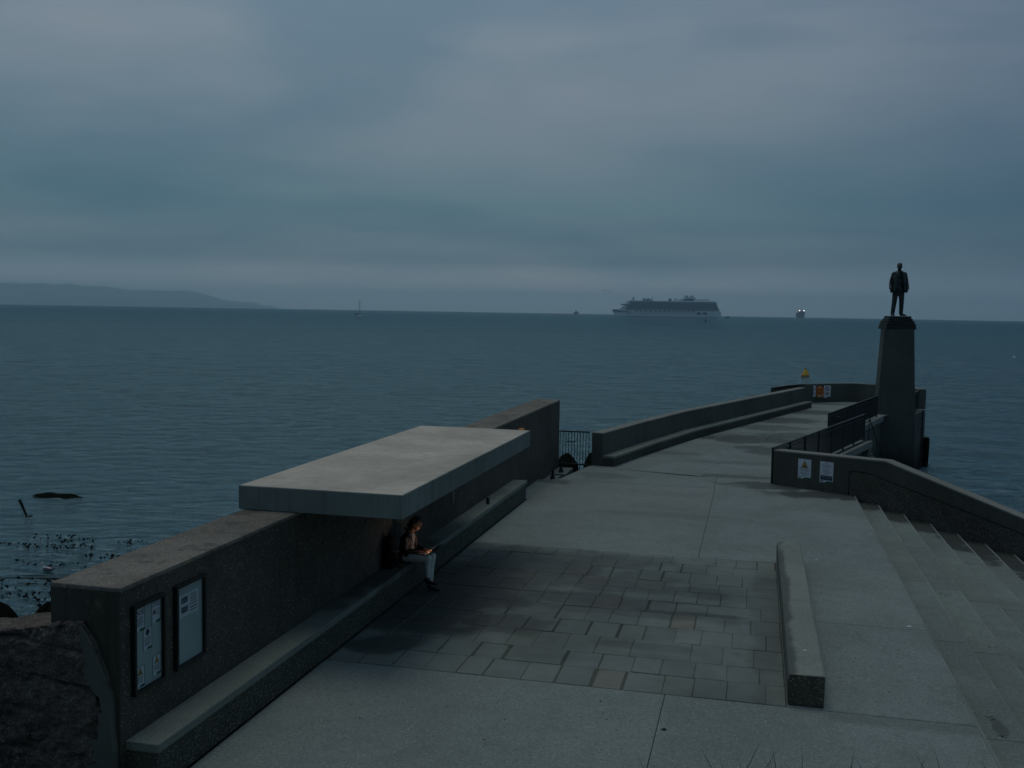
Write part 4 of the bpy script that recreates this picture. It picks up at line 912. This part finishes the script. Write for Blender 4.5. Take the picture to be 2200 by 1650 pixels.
def launch():
    c = far(1560, 2600); be = math.atan((1560-1100)/2180)-HEAD; r = tag(empty('motor_launch', c, -be), 'tiny dark motor launch just off the stern of the cruise ship', 'boat')
    MB().extr([(-6, 0, -.4), (6, 0, -.4), (6.4, 0, 1.7), (-7.5, 0, 2.2)], (0, 3, 0)).build('hull', M_rock, r, fix=True); MB().box(-2.5, 3.2, .4, 2.6, 1.8, 3.8).build('cabin', M_rock, r)
launch()

# ------------------------------------------------------------------ person with laptop, rucksack, can
PX, PYY = XB-.13, 17.0      # hip position
def person():
    # local frame: +x the way the person faces (out from the bench), +y away along the bench
    r = tag(empty('person', (PX, PYY, 0), R(-8)), 'person with dark curly hair, dark jacket and pale trousers typing on a lit laptop', 'person')
    skin = plain('skin', (.20, .105, .065), .5, var=.05); skin.node_tree.nodes['Principled BSDF'].inputs['Subsurface Weight'].default_value = .0
    leather = plain('dark_leather', (.014, .012, .012), .5, var=.3, scale=20, bump=.004, spec=.25); denim = plain('pale_trousers', (.72, .76, .66), .85, var=.12, scale=40); shirt = plain('grey_shirt', (.20, .18, .19), .8, var=.3, scale=60)
    hair = plain('hair', (.006, .005, .005), .55, var=.3, scale=60, bump=.01); shoe = plain('shoe_black', (.010, .010, .011), .5); sole = plain('sole', (.18, .18, .17), .6)
    V = Vector
    def chain(mb, pts, rad, seg=12):
        mb.tube(pts, rad, seg); [mb.ball(p, q if not hasattr(q, '__len__') else min(q)) for p, q in zip(pts, rad)]
    hipz = .60
    # --- trousers
    t = MB(); t.ball((0, 0, hipz), (.15, .165, .11)); 
    RK, LK = V((.47, -.10, .615)), V((.44, .13, .60))           # knees (right one is nearer the camera)
    RA, LA = V((.47, -.10, .27)), V((.44, .06, .12))            # ankles
    for s, K, A in ((-1, RK, RA), (1, LK, LA)):
        chain(t, [V((.02, s*.085, hipz)), V((.24, s*.10, .605)), K], [.095, .080, .066]); chain(t, [K, K.lerp(A, .35)+V((-.015, 0, 0)), A+V((0, 0, .03))], [.064, .060, .045])
    mesh_obj('trousers', blend_mesh(t, 'trousers', .011, 3), denim, r)
    # --- shoes
    for A, pit in ((RA, 0), (LA, 0)):
        s_ = MB(); h = A.z-.12; s_.ball(A+V((-.015, 0, -.05)), (.055, .042, .055)); s_.tube([A+V((-.03, 0, -.08)), A+V((.07, 0, -.085)), A+V((.16, 0, -.095))], [(.045, .038), (.045, .034), (.036, .02)], 10); s_.ball(A+V((.16, 0, -.093)), (.045, .040, .024))
        so2 = mesh_obj('shoe', blend_mesh(s_, 'shoe', .008, 2), shoe, r)
        MB().tube([A+V((-.065, 0, -.112)), A+V((.05, 0, -.112)), A+V((.20, 0, -.112))], [(.040, .010), (.045, .010), (.030, .009)], 10).build('sole', sole, so2)
    # --- body: head, neck, hands in one skin, with torso under the clothes
    b_ = MB(); H = V((.125, -.005, 1.27)); rot = Matrix.Rotation(R(20), 3, 'Y')      # looks down at the screen
    def hp(x, y, z): return H + rot @ V((x, y, z))
    b_.ball(hp(0, 0, .02), (.092, .076, .10), 18, 12, rot); b_.ball(hp(.035, 0, -.045), (.055, .056, .068), 14, 10, rot); b_.ball(hp(.062, 0, -.088), (.026, .028, .022), 10, 8)
    b_.tube([hp(.088, 0, .02), hp(.112, 0, -.016), hp(.092, 0, -.03)], [.010, .015, .012], 8); b_.ball(hp(.082, 0, .030), (.018, .045, .010), 10, 8, rot)
    b_.ball(hp(.086, 0, -.052), (.012, .024, .006), 10, 8); b_.ball(hp(.082, 0, -.066), (.012, .020, .006), 10, 8)
    for q in (-1, 1): b_.ball(hp(-.005, q*.077, -.01), (.018, .009, .028), 8, 6); b_.ball(hp(.078, q*.030, .012), (.012, .014, .010), 8, 6)
    chain(b_, [V((.02, 0, 1.06)), V((.05, 0, 1.13)), hp(-.02, 0, -.05)], [.058, .052, .055])
    chain(b_, [V((-.05, 0, .62)), V((-.045, 0, .82)), V((-.03, 0, .98))], [.085, .085, .095])
    SH = {}; 
    for s in (-1, 1):
        S0, E, Wr = V((.0, s*.175, 1.00)), V((.06, s*.215, .76)), V((.30, s*.095, .735)); SH[s] = (S0, E, Wr)
        chain(b_, [S0, E, Wr], [.048, .038, .026])
        hd_ = V((.365, s*.065, .742)); b_.tube([Wr, Wr.lerp(hd_, .5), hd_], [(.026, .018), (.036, .017), (.038, .014)], 10); b_.ball(hd_, (.036, .038, .014))
        for k, L_ in zip(range(4), (.062, .072, .068, .052)):
            yy = hd_.y + (k-1.5)*.019*(-s); p0 = V((hd_.x+.02, yy, hd_.z+.004)); b_.tube([p0, p0+V((L_*.5, 0, .012)), p0+V((L_*.85, 0, -.004)), p0+V((L_, 0, -.026))], [.0095, .009, .0085, .007], 8)
        p0 = V((hd_.x-.02, hd_.y-s*.03, hd_.z-.002)); b_.tube([p0, p0+V((.028, -s*.022, -.004)), p0+V((.058, -s*.022, -.014))], [.012, .0105, .009], 8)
    mesh_obj('body', blend_mesh(b_, 'body', .0055, 1), skin, r)
    # --- shirt front and jacket
    s2 = MB(); s2.ball((.035, 0, .93), (.085, .06, .15)); s2.ball((.03, 0, .78), (.09, .06, .15)); s2.tube([V((.03, 0, 1.0)), V((.045, 0, 1.10))], [.085, .062], 12); mesh_obj('shirt', blend_mesh(s2, 'shirt', .01, 2), shirt, r)
    j = MB(); 
    j.ball((-.05, 0, .62), (.15, .185, .13)); j.ball((-.035, 0, .78), (.125, .18, .19)); j.ball((-.035, 0, .93), (.115, .185, .16)); j.tube([V((-.02, -.15, 1.02)), V((-.02, 0, 1.06)), V((-.02, .15, 1.02))], [.062, .07, .062], 10)
    for s in (-1, 1):
        S0, E, Wr = SH[s]; chain(j, [S0, S0.lerp(E, .5)+V((0, s*.01, 0)), E, E.lerp(Wr, .5), Wr-V((.03, 0, 0))], [.072, .064, .060, .052, .040]); j.ball(V((.055, s*.115, .88)), (.05, .065, .17)); j.ball(V((.06, s*.13, .70)), (.055, .07, .12))
    j.tube([V((-.055, -.05, 1.06)), V((-.03, 0, 1.11)), V((-.055, .05, 1.06))], [.03, .035, .03], 8)
    jm = blend_mesh(j, 'jacket', .010, 2); jo = mesh_obj('jacket', jm, leather, r)
    for s in (-1, 1): MB().extr([V((.075, s*.055, 1.05)), V((.115, s*.085, .95)), V((.125, s*.080, .80)), V((.118, s*.055, .80))], (.006, s*.004, 0)).build('lapel', leather, jo)
    # --- curly hair
    hr = MB(); rr = random.Random(2)
    hr.ball(hp(-.03, 0, .055), (.105, .10, .095)); hr.ball(hp(-.07, 0, -.02), (.08, .10, .11))
    for _ in range(130):
        th, ph = rr.uniform(.55, 5.73), rr.uniform(-.75, 1.5)
        d = V((math.cos(th)*math.cos(ph), math.sin(th)*math.cos(ph), math.sin(ph)))
        if d.x > .25 and ph < .75: continue
        hr.ball(hp(-.03+d.x*.112, d.y*.105, .03+d.z*.115 - (.02 if ph < 0 else 0)), rr.uniform(.014, .030), 7, 5)
    for _ in range(50): hr.ball(hp(-.09+rr.uniform(-.04, .05), rr.uniform(-.105, .105), -.10+rr.uniform(-.07, .06)), rr.uniform(.018, .030), 7, 5)
    mesh_obj('hair', blend_mesh(hr, 'hair', .007, 1), hair, r)
    SQ = .86
    # --- glasses
    gl_ = MB()
    for q in (-1, 1):
        c0 = hp(.098, q*.033, .010); pts = [c0 + rot @ V((0, .024*math.cos(2*math.pi*i/14), .019*math.sin(2*math.pi*i/14))) for i in range(15)]; gl_.tube(pts, .0028, 5); gl_.tube([c0 + rot @ V((0, q*.024, .004)), hp(.0, q*.082, .012)], .0025, 5)
    gl_.tube([hp(.100, -.010, .014), hp(.100, .010, .014)], .0028, 5); gl_.build('glasses', M_black, r)
    for o in list(bpy.data.objects):          # slouched: the upper body sits lower and leans forward
        if (o.parent == r or o.parent == jo) and o.name.split('.')[0] in ('body', 'shirt', 'jacket', 'lapel', 'hair', 'glasses'):
            for v in o.data.vertices:
                if v.co.z > .6: d_ = v.co.z-.6; v.co.x += d_*.08; v.co.z = .6+d_*SQ
    return r
person()
lt = tag(empty('laptop', (PX+.345, PYY-.045, .694), R(-8)), 'small open dark laptop glowing on the lap of the seated person', 'laptop')
MB().box(-.10, .13, -.16, .16, -.012, 0).build('base', M_black, lt, bevel=.004)
kb = MB().box(-.09, .10, -.145, .145, .0005, .002).build('keyboard', plain('keyboard_silver', (.55, .55, .57), .4), lt)
# lid tilted well back, its lit screen towards the face
lid = MB().box(0, .205, -.16, .16, -.008, 0).build('lid', M_black, lt, bevel=.003); lid.location = (.13, 0, .004); lid.rotation_euler = (0, R(-46), 0)
scm = plain('screen_lit', (.8, .7, .6), .3, emit=(1.0, .66, .46), es=4.6, var=.02)
MB().box(.012, .195, -.148, .148, .0006, .0016).build('screen', scm, lid)
# rucksack
def rucksack():
    r = tag(empty('rucksack', (XW+.13, 16.5, .50), R(-4)), 'black rucksack leaning against the tall wall on the bench beside the person', 'bag'); bk = plain('rucksack_black', (.005, .006, .007), .8, spec=.15, bump=.004)
    m = MB(); m.ball((0, 0, .14), (.125, .17, .15)); m.ball((-.01, 0, .30), (.115, .165, .18)); m.ball((-.03, 0, .44), (.09, .135, .13)); m.ball((.07, 0, .18), (.08, .13, .14)); m.box(-.10, .10, -.14, .14, .004, .1)
    mesh_obj('bag_body', blend_mesh(m, 'bag_body', .012, 4), bk, r)
    MB().tube([(-.04, -.03, .55), (-.04, -.03, .60), (-.04, .03, .60), (-.04, .03, .55)], .009, 6).build('grab_handle', bk, r)
    MB().tube([(.02, -.15, .42), (.10, -.165, .28), (.12, -.13, .10), (.22, -.02, .015)], [(.006, .02)]*4, 6).build('strap', bk, r)
    MB().tube([(.06, -.11, .33), (.14, -.06, .29), (.145, .06, .29), (.06, .12, .33)], .005, 5).build('zip', plain('zip_grey', (.15, .15, .15), .4), r)
rucksack()
cn = tag(empty('drink_can', (-5.97, 22.65, .50)), 'small dark green drinks can left on the seat of the long bench', 'can')
MB().tube([(0, 0, 0), (0, 0, .01), (0, 0, .145), (0, 0, .16)], [.036, .042, .042, .034], 14).build('can_body', plain('can_green', (.02, .05, .04), .4, .3), cn); MB().tube([(0, 0, .158), (0, 0, .165)], .033, 12).build('can_top', plain('can_alu', (.25, .27, .27), .3, .8), cn)

# ------------------------------------------------------------------ litter
for (x, y, z, s, mat, lab) in ((2.55, 17.2, .008, .055, M_white, 'scrap of white paper lying near the top step edge'), (1.35, 21.5, .004, .035, M_white, 'tiny pale scrap on the slabs beyond the block bench'),
                               (-.93, 12.0, .004, .045, M_black, 'tiny dark pebble on the near slab'), (.78, 14.2, .421, .03, M_white, 'small bird dropping on top of the block bench')):
    mb = MB().add([(x-s, y, z), (x-s*.2, y-s*.5, z+.004), (x+s, y-s*.1, z+.002), (x+s*.3, y+s*.5, z+.012), (x, y, z+.02*(mat is M_black)+.006)], [(0, 1, 4), (1, 2, 4), (2, 3, 4), (3, 0, 4), (3, 2, 1, 0)])
    tag(mb.build('litter_scrap' if mat is M_white else 'pebble', mat), lab, 'litter')
ws = MB(); rk = random.Random(11)
def dirt(cx, cy, z, rx, ry, n):
    for _ in range(int(n*.6)):
        a, d = rk.uniform(0, 6.28), rk.random(); x, y = cx+rx*d*math.cos(a), cy+ry*d*math.sin(a); s = rk.uniform(.004, .014); t = rk.uniform(0, 3); u, v = math.cos(t)*s, math.sin(t)*s
        ws.add([(x-u*1.6, y-v*1.6, z+.001), (x+v, y-u, z+.001), (x+u*1.6, y+v*1.6, z+.001), (x-v, y+u, z+.001), (x, y, z+.006)], [(0, 1, 4), (1, 2, 4), (2, 3, 4), (3, 0, 4)])
for a in ((3.1, 13.9, -.149, .05, .16, 26), (3.1, 13.3, -.149, .07, .07, 22), (3.12, 18.6, -.149, .1, .1, 14), (3.7, 20.6, -.299, .14, .14, 20), (3.75, 21.8, -.299, .1, .3, 12), (4.95, 19.6, -.599, .12, .25, 24), (5.0, 18.9, -.599, .1, .15, 14), (3.9, 17.5, -.299, .1, .2, 10),
          (3.75, 14.2, -.299, .04, .04, 8), (1.3, 18.9, .004, .2, .2, 10), (-2, 12.4, .0, 2.5, 1.5, 40), (0, 23, .0, 4, 2, 40), (-4.5, 12.0, 0, .9, 1.4, 14), (1.7, 15, .006, .8, 1.6, 22), (-3.5, 22.2, 0, .3, .12, 10), (3.1, 16.8, -.149, .2, 3, 20)):
    dirt(*a)
tag(ws.build('dirt_crumbs', plain('dirt', (.03, .035, .03), .9)), kind='stuff')

# ------------------------------------------------------------------ grass blades on the bank edge
gb = MB(); rg = random.Random(21)
for px, n, hmul in ((1530, 3, .7), (1565, 7, 1.1), (1590, 3, 1.0), (1622, 2, .9), (1660, 3, .7), (1700, 3, .9), (1745, 3, .7), (1780, 4, 1.1), (1835, 2, .7), (1850, 1, .7), (1915, 3, .8), (1965, 2, .9), (2010, 4, 1.0), (2020, 3, .8), (2055, 2, .6), (2110, 3, .5), (2135, 2, .7), (2170, 2, .5), (1440, 2, .45), (1350, 2, .4), (1250, 1, .4)):
    for k_ in range(n):
        c = 2.46+rg.uniform(-.04, .04); a = (px-1100)/2180*c*1.09 + rg.uniform(-.02, .02)
        H_ = .235+.062*hmul+rg.uniform(-.025, .025); lean = rg.uniform(-.12, .12)
        base = Vector(loc_cam(a, c, 3.60)); tip = Vector(loc_cam(a+lean, c+rg.uniform(-.05, .08), 3.60+H_)); mid = base.lerp(tip, .55) + Vector((0, 0, .02)) - Vector(loc_cam(lean*.25, 0, 0))
        w = .0024; rv = r0*w
        gb.add([base-rv, base+rv, mid+rv*.8, mid-rv*.8, tip, mid+f0*.002], [(0, 1, 2, 3), (3, 2, 4), (0, 3, 5), (1, 5, 2)])
tag(gb.build('grass', plain('grass_blade', (.035, .05, .025), .7)), kind='stuff')
